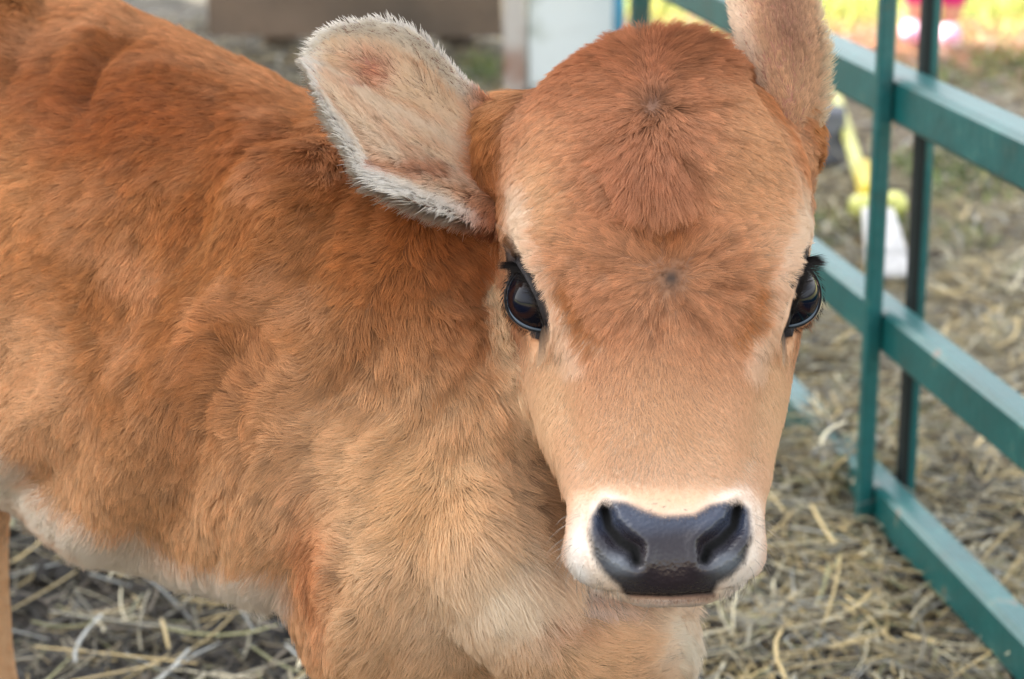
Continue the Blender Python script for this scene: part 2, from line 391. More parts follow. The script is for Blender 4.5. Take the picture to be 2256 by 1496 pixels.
# ---- ears: shells appended to the same mesh ------------------------------
def ear_shell(side, nu=46, nv=34):
    us = np.linspace(0, 1, nu); vs = np.linspace(-1, 1, nv)
    if side < 0:
        #    u,   upper(x,y)     lower(x,y)     d_rim_up, d_rim_low, concavity
        K = [(0.00, 1120, 245, 1115, 500, 1.190, 1.175, .004), (.10, 1075, 222, 1078, 500, 1.190, 1.165, .012), (.22, 1025, 182, 1010, 477, 1.186, 1.152, .022), (.36, 972, 122, 930, 452, 1.182, 1.144, .026),
             (.50, 925, 78, 862, 424, 1.180, 1.142, .026), (.64, 868, 52, 800, 385, 1.180, 1.146, .022), (.76, 806, 48, 760, 318, 1.181, 1.150, .018), (.87, 745, 58, 722, 248, 1.183, 1.158, .012), (.95, 704, 84, 690, 190, 1.184, 1.168, .006), (1., 680, 122, 678, 150, 1.184, 1.176, .002)]
        K = np.array(K)
        k = smooth_rows(np.stack([np.interp(us, K[:, 0], K[:, j]) for j in range(1, 8)], 1), 2)
        sh_ = -.012 * smooth01(us, .1, .5); U = P(k[:, 0], k[:, 1], k[:, 4] + sh_); L = P(k[:, 2], k[:, 3], k[:, 5] + sh_); con = k[:, 6] * 1.15
        away = nrm(CF * 1.0 + CU * -.1)
        inner = np.zeros((nu, nv, 3))
        for j, v in enumerate(vs):
            h = (v + 1) / 2; base = L + (U - L) * h
            prof = (1 - np.abs(v) ** 2.4) * (1 + .25 * v)
            # folded lower lip: the inner cup starts behind a raised ridge
            lip = -0.010 * np.exp(-((v + .62) / .16) ** 2) * smooth01(us, .05, .2) * (1 - smooth01(us, .55, .75)) + .010 * np.exp(-((v + .30) / .13) ** 2) * smooth01(us, .08, .25) * (1 - smooth01(us, .45, .65))
            inner[:, j] = base + away * (con * prof + .0035 * np.sin(v * 7.5 + 1.2 * us) * smooth01(us, .2, .5) * (1 - smooth01(us, .8, 1)) * (1 - v * v))[:, None] + away * (lip * .55)[:, None]
    else:
        K = [(0., 1690, 300, 1785, 330, 1.20), (.12, 1668, 215, 1796, 262, 1.20), (.25, 1645, 130, 1802, 190, 1.205), (.4, 1622, 60, 1804, 110, 1.21), (.55, 1607, -10, 1796, 40, 1.22),
             (.7, 1600, -90, 1790, -50, 1.235), (.82, 1612, -160, 1760, -130, 1.25), (.92, 1640, -205, 1725, -190, 1.262), (1., 1672, -226, 1692, -222, 1.27)]
        K = np.array(K)
        k = smooth_rows(np.stack([np.interp(us, K[:, 0], K[:, j]) for j in range(1, 6)], 1), 2)
        L = P(k[:, 0], k[:, 1], k[:, 4] + .004); U = P(k[:, 2], k[:, 3], k[:, 4] + .012)
        wdt = np.linalg.norm(U - L, axis=1)
        inner = np.zeros((nu, nv, 3))
        for j, v in enumerate(vs):
            h = (v + 1) / 2
            inner[:, j] = L + (U - L) * h - CF * (wdt * .42 * (1 - v * v))[:, None]
    # thickness
    du = np.gradient(inner, axis=0); dv = np.gradient(inner, axis=1)
    n = nrm(np.cross(du.reshape(-1, 3), dv.reshape(-1, 3))).reshape(inner.shape)
    if (n.reshape(-1, 3) @ CF).mean() > 0: n = -n          # n points to the camera
    edge = np.sqrt(np.clip(1 - np.abs(vs) ** 6, 0, 1))[None, :] * np.sqrt(np.clip(1 - us ** 14, 0, 1))[:, None]
    th = .0016 * edge + .0003
    th2 = th + (0.012 * (1 - smooth01(us, 0, .3)))[:, None] * (1 - np.abs(vs) ** 2)[None, :]
    fr = inner + n * th[..., None]; bk = inner - n * (th2)[..., None]
    VV = np.vstack([fr.reshape(-1, 3), bk.reshape(-1, 3)]); m = nu * nv
    tr = []
    idx = np.arange(m).reshape(nu, nv)
    a, b, c, d = idx[:-1, :-1].ravel(), idx[1:, :-1].ravel(), idx[1:, 1:].ravel(), idx[:-1, 1:].ravel()
    q1 = np.vstack([np.stack([a, b, c], 1), np.stack([a, c, d], 1)])
    q2 = q1[:, ::-1] + m
    # orientation
    nn = np.cross(VV[q1[:, 1]] - VV[q1[:, 0]], VV[q1[:, 2]] - VV[q1[:, 0]])
    if np.sum(nn * n.reshape(-1, 3)[q1[:, 0]]) < 0: q1 = q1[:, ::-1]; q2 = q2[:, ::-1]
    per = np.concatenate([idx[:, 0], idx[-1, 1:], idx[::-1, -1][1:], idx[0, ::-1][1:]])
    e = np.stack([per[:-1], per[1:]], 1)
    s = np.vstack([np.stack([e[:, 0], e[:, 1], e[:, 1] + m], 1), np.stack([e[:, 0], e[:, 1] + m, e[:, 0] + m], 1)])
    VT = np.vstack([q1, q2, s])
    uu = np.tile(np.repeat(us, nv), 2); vv = np.tile(np.tile(vs, nu), 2); frn = np.repeat([1., 0.], m)
    tan_u = np.tile(nrm(du.reshape(-1, 3)), (2, 1)); tan_v = np.tile(nrm(dv.reshape(-1, 3)), (2, 1))
    return VV, VT, uu, vv, frn, tan_u, tan_v
EARS = [ear_shell(-1), ear_shell(1)]

# ---- colour, hair length, direction on the body ---------------------------
NOSE = [(1306, 1135), (1330, 1106), (1375, 1112), (1420, 1130), (1455, 1141), (1490, 1142), (1530, 1138), (1565, 1118), (1622, 1103), (1646, 1125),
        (1652, 1180), (1640, 1232), (1612, 1262), (1582, 1283), (1570, 1309), (1480, 1313), (1380, 1309), (1368, 1288), (1335, 1262), (1308, 1222), (1300, 1172)]
BELLY = [(-60, 930), (0, 985), (50, 1060), (120, 1120), (210, 1170), (310, 1215), (420, 1250), (520, 1262), (620, 1280)]
def coat(V, Nv):
    px, py, pd = proj(V); n = len(V)
    head = smooth01(px + 0.0 * py, 1085, 1110) * (pd < 1.205)
    inh = inpoly(px, py, [(1300, 60), (1540, 60), (1680, 150), (1810, 330), (1830, 620), (1770, 800), (1730, 1000), (1700, 1350), (1245, 1350), (1240, 1060), (1180, 940), (1145, 840), (1120, 700), (1095, 600), (1085, 400), (1120, 260)])
    dlim = 1.19 - .055 * smooth01(py, 1000, 1250)
    head = smooth01(inh, -8, 8) * (1 - smooth01(pd - dlim, 0, .025))
    nz1, nz2 = fbm(V * 28, 31), fbm(V * 70, 32)
    j1, j2 = px + 14 * nz1 * 2, py + 14 * nz2 * 2
    C = np.tile(srgb(178, 118, 72), (n, 1))
    def paint(m, col):
        nonlocal C
        m = np.clip(m, 0, 1)[:, None]; C = C * (1 - m) + srgb(*col) * m
    b = 1 - head
    paint(b * .75 * smooth01(nz1, -.1, .6), (210, 154, 112))  # random coat variation; this and the next put sheen and self-shadow into colour
    paint(b * .6 * smooth01(-nz1, .0, .7), (168, 98, 46))
    paint(b * .75 * G(j1, j2, 190, 230, 330, 170), (150, 74, 32)); paint(b * .6 * G(j1, j2, 40, 420, 90, 160), (222, 160, 110)); paint(b * .6 * G(j1, j2, 560, 290, 300, 110, 20), (150, 78, 36))  # rust coat areas, deepened to put body shading into the colour
    paint(b * .7 * G(j1, j2, 980, 500, 190, 120), (166, 92, 44))
    paint(b * .5 * G(j1, j2, 480, 860, 150, 240), (180, 112, 66))
    dd, _ = sdist(px, py, [(150, 0), (330, 30), (500, 120), (640, 195), (740, 210)])
    paint(b * .55 * (1 - smooth01(dd, 10, 75)), (214, 152, 108))  # lighter tan along the spine: its highlight put into the coat colour
    paint(b * .7 * smooth01(j2, 700, 1200), (220, 174, 132)); paint(b * .6 * smooth01(j2, 560, 1050) * smooth01(j1, 480, 820), (224, 184, 144)); paint(b * .5 * G(j1, j2, 1010, 620, 110, 170), (160, 88, 42))
    paint(b * .75 * (1 - smooth01(np.hypot(j1 - 40, (j2 - 900) / 1.8), 60, 210)), (228, 178, 136))
    db, _ = sdist(px, py, BELLY)
    below = smooth01(db, 0, 1)
    paint(b * (px < 680) * (1 - smooth01(db, 10, 48)) * .95, (252, 238, 220))
    paint(b * (px < 660) * smooth01(-Nv[:, 2], .45, .85) * (1 - smooth01(db, 35, 85)), (250, 236, 218))
    paint(b * .7 * G(j1, j2, 1000, 1220, 230, 170), (236, 202, 164)); paint(b * .95 * G(j1, j2, 1110, 1280, 165, 125), (250, 234, 210))
    paint(b * .75 * G(j1, j2, 950, 1100, 120, 170), (222, 176, 128))
    paint(b * .8 * G(j1, j2, 1180, 1140, 60, 130, 0), (150, 96, 52))
    paint(b * .6 * G(j1, j2, 1230, 1350, 70, 40), (170, 100, 60))
    paint(b * .7 * G(j1, j2, 700, 1260, 50, 170), (200, 120, 72))
    paint(b * .95 * G(j1, j2, 1490, 1400, 105, 100), (250, 240, 222)); paint(b * .6 * G(j1, j2, 1340, 1430, 80, 80), (230, 186, 144))
    paint(b * .9 * (pd < 1.3) * (1 - smooth01(np.abs(px - (1100 + (py - 650) * .16)), 10, 60)) * smooth01(py, 560, 640) * (1 - smooth01(py, 900, 1010)), (228, 196, 158))
    paint((1 - smooth01(V[:, 2], .02, .035)), (60, 50, 45))
    # head
    h = head
    paint(h, (202, 136, 98))
    paint(h * .85 * (1 - smooth01(j2, 90, 330)), (172, 96, 60)); paint(h * .7 * G(j1, j2, 1210, 420, 70, 120), (222, 176, 136)); paint(h * .75 * G(j1, j2, 1735, 470, 60, 110, 15), (236, 196, 160))
    paint(h * .75 * G(j1, j2, 1460, 130, 170, 70), (160, 82, 38))
    paint(h * .7 * G(j1, j2, 1440, 360, 120, 130), (178, 108, 78))
    paint(h * .5 * G(j1, j2, 1640, 330, 90, 180), (220, 166, 122))
    paint(h * .8 * smooth01(j2, 680, 1000), (230, 184, 146))
    paint(h * .5 * smooth01(j2, 950, 1080), (230, 194, 164))
    paint(h * .45 * G(j1, j2, 1460, 900, 110, 150), (208, 154, 114))
    for s in (-1, 1):
        M = lambda x: x if s < 0 else 2 * 1457 - x
        dl, _ = sdist(j1, j2, [(M(1150), 430), (M(1165), 520), (M(1192), 620), (M(1235), 730), (M(1262), 790)])
        paint(h * .85 * (1 - smooth01(dl, 10, 46)), (246, 214, 186))
        paint(h * .95 * G(j1, j2, M(1158), 490, 40, 100), (248, 222, 196))
        paint(h * .8 * G(j1, j2, M(1205), 870, 55, 130, 8 * s * -1), (234, 192, 152))
        paint(h * .75 * G(j1, j2, M(1098), 440, 26, 120), (196, 116, 56))
        dl, _ = sdist(j1, j2, [(M(1235), 640), (M(1262), 690), (M(1305), 742)])
        paint(h * .75 * (1 - smooth01(dl, 6, 34)), (184, 108, 52))
        paint(h * .95 * G(j1, j2, M(1288), 1268, 62, 62), (246, 244, 242))
        paint(h * .85 * G(j1, j2, M(1260), 1215, 28, 90), (244, 236, 228))
    dnz = inpoly(j1, j2, NOSE)
    paint(h * .85 * smooth01(dnz, -46, -6) * (.35 + .65 * smooth01(np.abs(px - 1477), 60, 140)), (244, 226, 208))
    dl, _ = sdist(j1, j2, [(1640, 140), (1720, 260), (1775, 400), (1806, 540)]); paint(h * .7 * (1 - smooth01(dl, 5, 26)), (190, 108, 56))
    paint(h * .9 * G(px, py, 1458, 505, 45, 34), (140, 68, 24))
    paint(h * .7 * G(px, py, 1480, 545, 40, 50), (176, 96, 40))
    paint(h * .8 * G(px, py, 1479, 613, 11, 14), (80, 70, 66))
    th_ = np.arctan2(py - 613, px - 1479); rw_ = np.hypot(px - 1479, py - 613)
    stk = noise(np.stack([th_ * 7, rw_ / 160, 0 * th_], 1), 91) * smooth01(rw_, 8, 30) * (1 - smooth01(rw_, 90, 190))
    paint(h * .55 * np.clip(stk, 0, 1) * 1.6, (140, 74, 34))
    tc_ = np.arctan2(py - 240, px - 1440); rc_ = np.hypot(px - 1440, py - 240)
    stk = noise(np.stack([tc_ * 8, rc_ / 120, 0 * tc_], 1), 92) * smooth01(rc_, 8, 30) * (1 - smooth01(rc_, 130, 260))
    paint(h * .5 * np.clip(stk, 0, 1) * 1.6, (140, 78, 42))
    paint(h * smooth01(py, 1318, 1326), (222, 206, 196))
    dm, _ = sdist(px, py, [(1390, 1312), (1480, 1317), (1572, 1311)])
    paint(h * .6 * (1 - smooth01(dm, 2, 9)), (170, 116, 98))
    nose = inpoly(px + 5 * nz2, py + 5 * nz1, NOSE); nose = np.where(head > .3, nose, -99)
    speck = h * G(px, py, 1480, 1125, 70, 28) * (fbm(V * 900, 40, 1) > .45)
    paint(speck * .8, (60, 62, 72))
    spk2 = h * (G(px, py, 1340, 1265, 34, 30) + G(px, py, 1620, 1265, 34, 34)) * (fbm(V * 1100, 41, 1) > .4)
    paint(spk2 * .7, (70, 70, 78))
    nm = smooth01(nose + 5 * nz1, -13, 6)
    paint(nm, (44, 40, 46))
    paint(nm * .8 * smooth01(1195 - py + 14 * nz2, 0, 50), (62, 70, 88))  # bluish sheen of the upward-facing nose top put into the colour
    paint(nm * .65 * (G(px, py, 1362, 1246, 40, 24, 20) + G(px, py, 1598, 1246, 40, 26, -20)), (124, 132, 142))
    paint(nm * .85 * G(px, py, 1478, 1262, 80, 62), (46, 38, 42))
    hole = np.zeros(n)
    for nl in NOSTR:
        dn, t = sdist(px, py, nl); hole = np.maximum(hole, 1 - smooth01(dn, 6, 15))
    paint(nm * hole, (5, 5, 6))
    # skin at the eyes
    em = np.full(n, 9.); upl = np.zeros(n)
    for k, fr in enumerate(EYES):
        m, rho, u = eye_measure(V, fr); m = np.where(rho < ER * 1.8, m, 9); em = np.minimum(em, m)
        q = V - fr[0]; upl = np.where((m < 3) & (q @ fr[2] < 0), 1., upl)
        canth = np.exp(-(((q @ fr[1] + ER * 1.15) / (ER * .42)) ** 2 + ((q @ fr[2]) / (ER * .20)) ** 2)) * (rho < ER * 2)
        top = np.exp(-(((q @ fr[1] - ER * .95) / (ER * .40)) ** 2 + ((q @ fr[2] + ER * .02) / (ER * .38)) ** 2)) * (rho < ER * 2)
        paint(np.clip(canth * 1.3, 0, 1) * .95, (34, 31, 34)); paint(np.clip(top * 1.1, 0, 1) * .8, (58, 52, 54))
    paint(1 - smooth01(em - .16 * upl, 1.04, 1.14), (30, 27, 30))
    for s in (-1, 1):
        M = lambda x: x if s < 0 else 2 * 1457 - x
        dl, _ = sdist(px, py, [(M(1128), 566), (M(1152), 590), (M(1180), 632), (M(1202), 682), (M(1214), 722), (M(1234), 752)]); wdl = 11 + 7 * smooth01(640 - py, 0, 60)
        paint((em < 3) * (1 - smooth01(dl + 5 * nz2, wdl * .8, wdl * 1.7)) * .93, (32, 28, 31))
        paint(h * .55 * G(px, py, M(1240), 765, 26, 16) * (fbm(V * 500, 43, 1) > .1), (90, 80, 76))
    C = C * (1 - h * (.5 * G(px, py, 1440, 232, 18) + .45 * G(px, py, 1479, 613, 14) + (.35 * G(px, py, 1479, 613, 28))))[:, None]
    C = C * (1 + .06 * (1 - nm))[:, None]
    sat_ = 1 - C.min(1) / C.max(1)
    C = C + C[:, :1] * smooth01(sat_, .45, .85)[:, None] * (np.array([0, .015, .0]) + np.array([0, .06, .05]) * head[:, None]) * (1 - nm[:, None])
    # -------- hair length (m)
    Ln = 16 * mm + 4 * mm * nz1
    Ln = Ln + b * 18 * mm * G(px, py, 1120, 1230, 160, 120) + b * 6 * mm * (px < 680) * (1 - smooth01(db, 20, 90)) + b * 8 * mm * G(px, py, 1400, 1400, 150, 70)
    Ln = Ln + b * (-8 * mm) * (1 - smooth01(np.abs(px - (1110 + (py - 650) * .16)), 10, 60)) * smooth01(py, 560, 640) * 0
    Ln = np.where(V[:, 2] < .30, np.minimum(Ln, (5 + 12 * smooth01(V[:, 2], .22, .30)) * mm), Ln)
    Ln = np.where(px < 90, Ln * (1 - .3 * smooth01(py, 1040, 1080)), Ln)
    hl = 11 * mm - 4.5 * mm * smooth01(py, 640, 950) - 3.2 * mm * smooth01(py, 1020, 1100)
    hl = hl + 11 * mm * G(px, py, 1450, 105, 210, 50) * (.7 + .5 * nz2) + 5 * mm * G(px, py, 1440, 330, 100, 120) - 3 * mm * G(px, py, 1479, 613, 16, 18)
    hl = hl * (1 + .35 * (py < 190) * smooth01(-nz1, -.1, .4) * G(px, py, 1450, 110, 170, 50))
    hl = hl * (1 - .35 * G(px, py, 1440, 236, 40) - .45 * G(px, py, 1479, 613, 45))
    hl = hl + 9 * mm * G(px, py, 1445, 410, 80, 65)
    hl = np.where(em < 2.2, np.minimum(hl, (2.2 + 2.3 * smooth01(em, 1.2, 2)) * mm), hl)
    Ln = Ln * (1 - h) + hl * h
    dens = np.ones(n); dens = np.where(nose > 7, .0, dens); dens = np.where(em < 1.08, 0, dens); dens = np.where(V[:, 2] < .03, 0, dens)
    dens = dens * (1 - .8 * h * (G(px, py, 1440, 232, 14) + G(px, py, 1479, 613, 12)))
    # -------- direction (image plane)
    W = np.array([1479., 613.]); Cn = np.array([1440., 232.])
    rw = np.stack([px - W[0], py - W[1]], 1); dw = np.linalg.norm(rw, axis=1); rw = nrm(rw)
    rc = np.stack([px - Cn[0], py - Cn[1]], 1); dc = np.linalg.norm(rc, axis=1); rc = nrm(rc)
    side = np.sign(px - 1460)
    base = np.stack([.35 * (px - 1460) / 330, np.where(py > 600, 1.0, .25)], 1)
    ww = np.exp(-(dw / 190) ** 2) * 2.5; wc = np.exp(-(dc / 230) ** 2) * 2.5
    up = py < 560
    base = np.where(up[:, None], np.stack([.9 * np.tanh((px - 1450) / 120), .25 - .4 * smooth01(py, 420, 560)], 1), base)
    hd = base * .6 + rw * ww[:, None] + rc * (wc * (py < 500))[:, None] + rw * (wc * (py >= 500))[:, None]
    # parting between the two whorls
    part = (np.abs(px - 1450) < 130) & (py > 240) & (py < 488 + .02 * np.abs(px - 1450))
    pw = (part * np.exp(-((px - 1450) / 80) ** 2))[:, None]
    hd = hd * (1 - pw) + np.stack([(px - 1448) / 170, np.ones(n)], 1) * pw * 1.5
    fx = np.clip((px - 930) / 230, -1.1, 1.3)
    bd = np.stack([fx * .9, np.full(n, .75)], 1)
    lf = (1 - smooth01(px, 500, 800))[:, None]
    bd = bd * (1 - lf) + np.stack([np.full(n, -1.0), .35 + .9 * smooth01(py, 900, 1250)], 1) * lf
    tp = (1 - smooth01(py, 200, 420))[:, None]; bd = bd * (1 - tp * .6) + np.array([-.9, .45]) * tp * .6
    bd = np.where((V[:, 2] < .3)[:, None], np.array([-.05, 1.]), bd)
    hh = h[:, None]
    d2 = nrm(hd) * hh + nrm(bd) * (1 - hh)
    ang = (fbm(V * 14, 51) * 1.5 + fbm(V * 42, 52) * .8) * (1 - h) + h * (fbm(V * 22, 53) * .45 + fbm(V * 60, 54) * .3)
    ang = ang * (1 - .6 * G(px, py, 1130, 1230, 200, 170) * (1 - h))
    ca, sa = np.cos(ang), np.sin(ang)
    d2 = np.stack([d2[:, 0] * ca - d2[:, 1] * sa, d2[:, 0] * sa + d2[:, 1] * ca], 1)
    d3 = d2[:, :1] * CR - d2[:, 1:] * CU
    # on faces turned away keep the flow running along the body
    lift = .34 * (1 - h) + .26 * h + .5 * b * (px < 660) * (1 - smooth01(db, 15, 60)) + h * 1.0 * (1 - smooth01(py, 85, 175)) + h * .35 * G(px, py, 1445, 240, 50, 50) + h * .25 * G(px, py, 1455, 488, 60, 25)
    rough = np.where(nose > 0, .27, .7); rough = np.where(hole > .15, .95, rough)
    return C, Ln, dens, d3, lift, rough, head
C, Ln, dens, d3, lift, rough, headw = coat(V, N0)

allV, allT = [V], [T]; cols = [C]; lens = [Ln]; den = [dens]; dirs = [d3]; lifts = [lift]; roughs = [rough]; hw = [headw]
off = NB
for k, (VV, VT, uu, vv, frn, tu, tv) in enumerate(EARS):
    n = len(VV); ex_, ey_, _ = proj(VV); z1 = fbm(VV * 60, 60 + k)
    c = np.zeros((n, 3))
    white, cream, pink, orange, brown = [srgb(*q) for q in ((252, 246, 236), (236, 206, 174), (206, 146, 118), (198, 124, 74), (178, 112, 82))]
    if k == 0:
        c[:] = srgb(246, 222, 194)
        e1 = np.clip(smooth01(np.abs(vv), .62, .95) + smooth01(uu, .86, .98), 0, 1)[:, None]; c = c * (1 - e1) + white * e1
        bs = (1 - smooth01(uu + .08 * z1, .10, .26))[:, None] * .9; c = c * (1 - bs) + orange * bs
        pk = np.clip(G(ex_, ey_, 830, 160, 50, 38, 25) + G(ex_, ey_, 820, 205, 42, 10, 0), 0, 1)[:, None] * frn[:, None]; c = c * (1 - pk) + pink * pk
        sl, _ = sdist(ex_, ey_, [(835, 366), (900, 378), (1000, 390)]); sl = (1 - smooth01(sl, 6, 20))[:, None] * .75 * frn[:, None]; c = c * (1 - sl) + srgb(178, 110, 74) * sl  # shadow in the slot above the lower lip, painted into the ear colour
        st = np.clip(noise(np.stack([vv * 9 + z1, uu * 2.5, 0 * uu], 1), 95) * 1.8, 0, 1)[:, None] * .6 * frn[:, None] * (np.abs(vv) < .75)[:, None]; c = c * (1 - st) + srgb(206, 158, 122) * st  # tan streaks: shading between the hair ridges put into the colour
        bk = (1 - frn)[:, None] * .8 * (1 - smooth01(np.abs(vv), .6, .9) * .9)[:, None] * (1 - smooth01(uu, .8, .95))[:, None]; c = c * (1 - bk) + srgb(205, 145, 98) * bk
        L_ = (13.5 + 4 * z1) * mm + 9 * mm * smooth01(-vv, .6, 1) * (1 - smooth01(uu, .5, .8)) + 1 * mm * smooth01(uu, .8, 1)
        L_ = L_ * (1 - .42 * np.maximum(smooth01(vv, .6, .9), smooth01(uu, .8, .93)) - .3 * smooth01(-vv, .75, .95))
        L_ = L_ * (1 - .55 * pk[:, 0]); dn = 1 - .55 * pk[:, 0]
        dr = tu * 1.0 + tv * (vv * np.where(np.abs(vv) > .5, 1.3, .25))[:, None]
        lf = .5 + .15 * smooth01(np.abs(vv), .7, 1)
    else:
        c[:] = srgb(208, 164, 128)
        e1 = (smooth01(-vv, .35, .9))[:, None]; c = c * (1 - e1) + srgb(240, 214, 188) * e1
        mi = (np.exp(-((vv - .1) / .5) ** 2) * smooth01(uu, .12, .4))[:, None] * .8; c = c * (1 - mi) + srgb(156, 112, 88) * mi
        e2 = (smooth01(vv, .8, 1))[:, None]; c = c * (1 - e2) + srgb(240, 216, 180) * e2
        L_ = np.full(n, 7 * mm) + 8 * mm * smooth01(vv, .8, .98) * smooth01(uu, .05, .15) * (1 - smooth01(uu, .4, .7)) + 2 * mm * smooth01(-vv, .8, 1); dn = np.ones(n)
        dr = tu + tv * (vv * .5)[:, None]; lf = np.full(n, .33) + .35 * smooth01(np.abs(vv), .8, 1) + .5 * smooth01(vv, .7, .95) * (1 - smooth01(uu, .4, .7))
    allV.append(VV); allT.append(VT + off); off += n
    cols.append(c); lens.append(L_); den.append(dn); dirs.append(dr); lifts.append(lf); roughs.append(np.full(n, .7)); hw.append(np.full(n, .7))
V = np.vstack(allV); T = np.vstack(allT)
cols, lens, den, dirs, lifts, roughs, hw = [np.concatenate(a) for a in (cols, lens, den, dirs, lifts, roughs, hw)]
Nv = vnormals(V, T)

# ---- materials
def skin_mat():
    N = NT("calf_skin"); b = N.n('ShaderNodeBsdfPrincipled'); a = N.n('ShaderNodeAttribute', attribute_name='col'); ar = N.n('ShaderNodeAttribute', attribute_name='rgh')
    tc = N.n('ShaderNodeTexCoord'); vo = N.n('ShaderNodeTexVoronoi'); vo.inputs['Scale'].default_value = 480
    bp = N.n('ShaderNodeBump'); bp.inputs['Strength'].default_value = .3; bp.inputs['Distance'].default_value = .001
    N.l(tc.outputs['Object'], vo.inputs['Vector']); N.l(vo.outputs[0], bp.inputs['Height']); N.l(bp.outputs[0], b.inputs['Normal'])
    N.l(a.outputs['Color'], b.inputs['Base Color']); N.l(ar.outputs['Fac'], b.inputs['Roughness'])
    N.l(b.outputs[0], N.out.inputs[0]); return N.m
def fur_mat(name="calf_fur"):
    N = NT(name); a = N.n('ShaderNodeAttribute', attribute_name='col'); sn = N.n('ShaderNodeAttribute', attribute_name='sn')
    geo = N.n('ShaderNodeNewGeometry')
    vm = N.n('ShaderNodeMix', data_type='VECTOR'); vm.inputs[0].default_value = .30
    N.l(sn.outputs['Vector'], vm.inputs[4]); N.l(geo.outputs['Normal'], vm.inputs[5])
    nn = N.n('ShaderNodeVectorMath', operation='NORMALIZE'); N.l(vm.outputs[1], nn.inputs[0])
    df = N.n('ShaderNodeBsdfDiffuse'); N.l(a.outputs['Color'], df.inputs['Color']); N.l(nn.outputs[0], df.inputs['Normal'])
    tr = N.n('ShaderNodeBsdfTranslucent'); N.l(a.outputs['Color'], tr.inputs['Color']); N.l(nn.outputs[0], tr.inputs['Normal'])
    m1 = N.n('ShaderNodeMixShader'); m1.inputs[0].default_value = .15; N.l(df.outputs[0], m1.inputs[1]); N.l(tr.outputs[0], m1.inputs[2])
    hr = N.n('ShaderNodeBsdfHair', component='Reflection'); hr.inputs['Color'].default_value = (1, .93, .86, 1)
    hr.inputs['RoughnessU'].default_value = .32; hr.inputs['RoughnessV'].default_value = .9
    m2 = N.n('ShaderNodeMixShader'); m2.inputs[0].default_value = .035; N.l(m1.outputs[0], m2.inputs[1]); N.l(hr.outputs[0], m2.inputs[2])
    N.l(m2.outputs[0], N.out.inputs[0]); return N.m
M_SKIN, M_FUR = skin_mat(), fur_mat()
calf = empty("calf", (0, 1.45, 0))
tag(calf, "fawn calf with cream muzzle and black nose looking straight at the camera", "calf")
furred = smooth01(lens, .002, .006)[:, None] * (den > .1)[:, None]
skin_c = cols * (1 - .5 * furred)  # skin darkened under fur, so gaps between strands get their shade from colour
skin_c[NB:] = skin_c[NB:] * .3 + srgb(188, 120, 98) * .5
body = big_mesh("body", V, T, M_SKIN, calf, True, skin_c)
ra = body.data.attributes.new('rgh', 'FLOAT', 'POINT'); ra.data.foreach_set('value', roughs.astype(np.float32))

# ---- fur --------------------------------------------------------------------
def make_hair(name, root, tang, norm, length, lift, col, rad, parent, mat, npts=5, clump=0.0, clump_n=30, curl=.15, tip_light=.25, grav=.12, csh=.06, cmask=1.0):
    cmask = np.broadcast_to(np.asarray(cmask, float), (len(root),))
    n = len(root); s = np.linspace(0, 1, npts)
    t = nrm(tang - norm * np.sum(tang * norm, 1)[:, None])
    bi = np.cross(norm, t)
    jit = rng.normal(0, curl, n)[:, None]; t = nrm(t + bi * jit)
    P0 = np.empty((n, npts, 3)); P0[:, 0] = root - norm * .0006
    ang = np.clip(lift + rng.normal(0, .09, n), .06, 1.45)
    pos = P0[:, 0].copy(); bend = rng.normal(0, .35, n)[:, None] * curl * 2
    for k in range(1, npts):
        a = (ang * (1.25 - .75 * s[k]))[:, None]
        dr = nrm(t * np.cos(a) + norm * np.sin(a) + bi * bend * s[k] + np.array([0, 0, -grav]) * s[k])
        pos = pos + dr * (length / (npts - 1))[:, None]; P0[:, k] = pos
    if clump > 0:
        shade = 0
        for cn_, cs_, pw_, sh_ in ((clump_n * 9, clump * .32, 1.0, .02), (clump_n, clump, 1.4, 1.1 * csh)):
            nc = max(4, n // cn_); ci = rng.choice(n, nc, replace=False)
            kd = kdtree.KDTree(nc)
            for i, c in enumerate(root[ci]): kd.insert(c, i)
            kd.balance(); near = np.fromiter((kd.find(r)[1] for r in root), np.int64, n)
            cc = ci[near]; cl = cs_ * rng.uniform(.45, 1.0, n)[:, None]
            same = (np.sum(norm * norm[cc], 1) > .5)[:, None] * np.clip(cmask, 0, 1)[:, None]
            for k in range(1, npts):
                P0[:, k] += (P0[cc, k] - P0[:, k]) * cl * (s[k] ** pw_) * same
            shade = shade + rng.normal(0, sh_, nc)[near] * np.clip(cmask, 0.08, 1)
    else: shade = 0
    cv = D.hair_curves.new(name); cv.add_curves([npts] * n)
    cv.attributes['position'].data.foreach_set('vector', P0.astype(np.float32).ravel())
    rr = (rad[:, None] * np.clip(1.05 - s ** 1.7, .08, 1)[None, :]).astype(np.float32)
    if 'radius' not in cv.attributes: cv.attributes.new('radius', 'FLOAT', 'POINT')
    cv.attributes['radius'].data.foreach_set('value', rr.ravel())
    f = 1 + rng.normal(0, .10, n) + shade
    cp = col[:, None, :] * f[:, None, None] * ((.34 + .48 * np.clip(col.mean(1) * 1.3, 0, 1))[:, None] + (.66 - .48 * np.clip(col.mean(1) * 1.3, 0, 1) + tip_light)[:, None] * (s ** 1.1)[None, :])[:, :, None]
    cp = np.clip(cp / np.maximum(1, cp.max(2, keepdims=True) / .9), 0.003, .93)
    a = cv.attributes.new('col', 'FLOAT_COLOR', 'POINT'); a.data.foreach_set('color', np.concatenate([cp, np.ones((n, npts, 1))], 2).astype(np.float32).ravel())
    a = cv.attributes.new('sn', 'FLOAT_VECTOR', 'CURVE'); a.data.foreach_set('vector', norm.astype(np.float32).ravel())
    cv.materials.append(mat)
    o = D.objects.new(name, cv); link(o, parent)
    if parent is not None and parent.type == 'EMPTY': o.location = -np.array(parent.location)
    return o
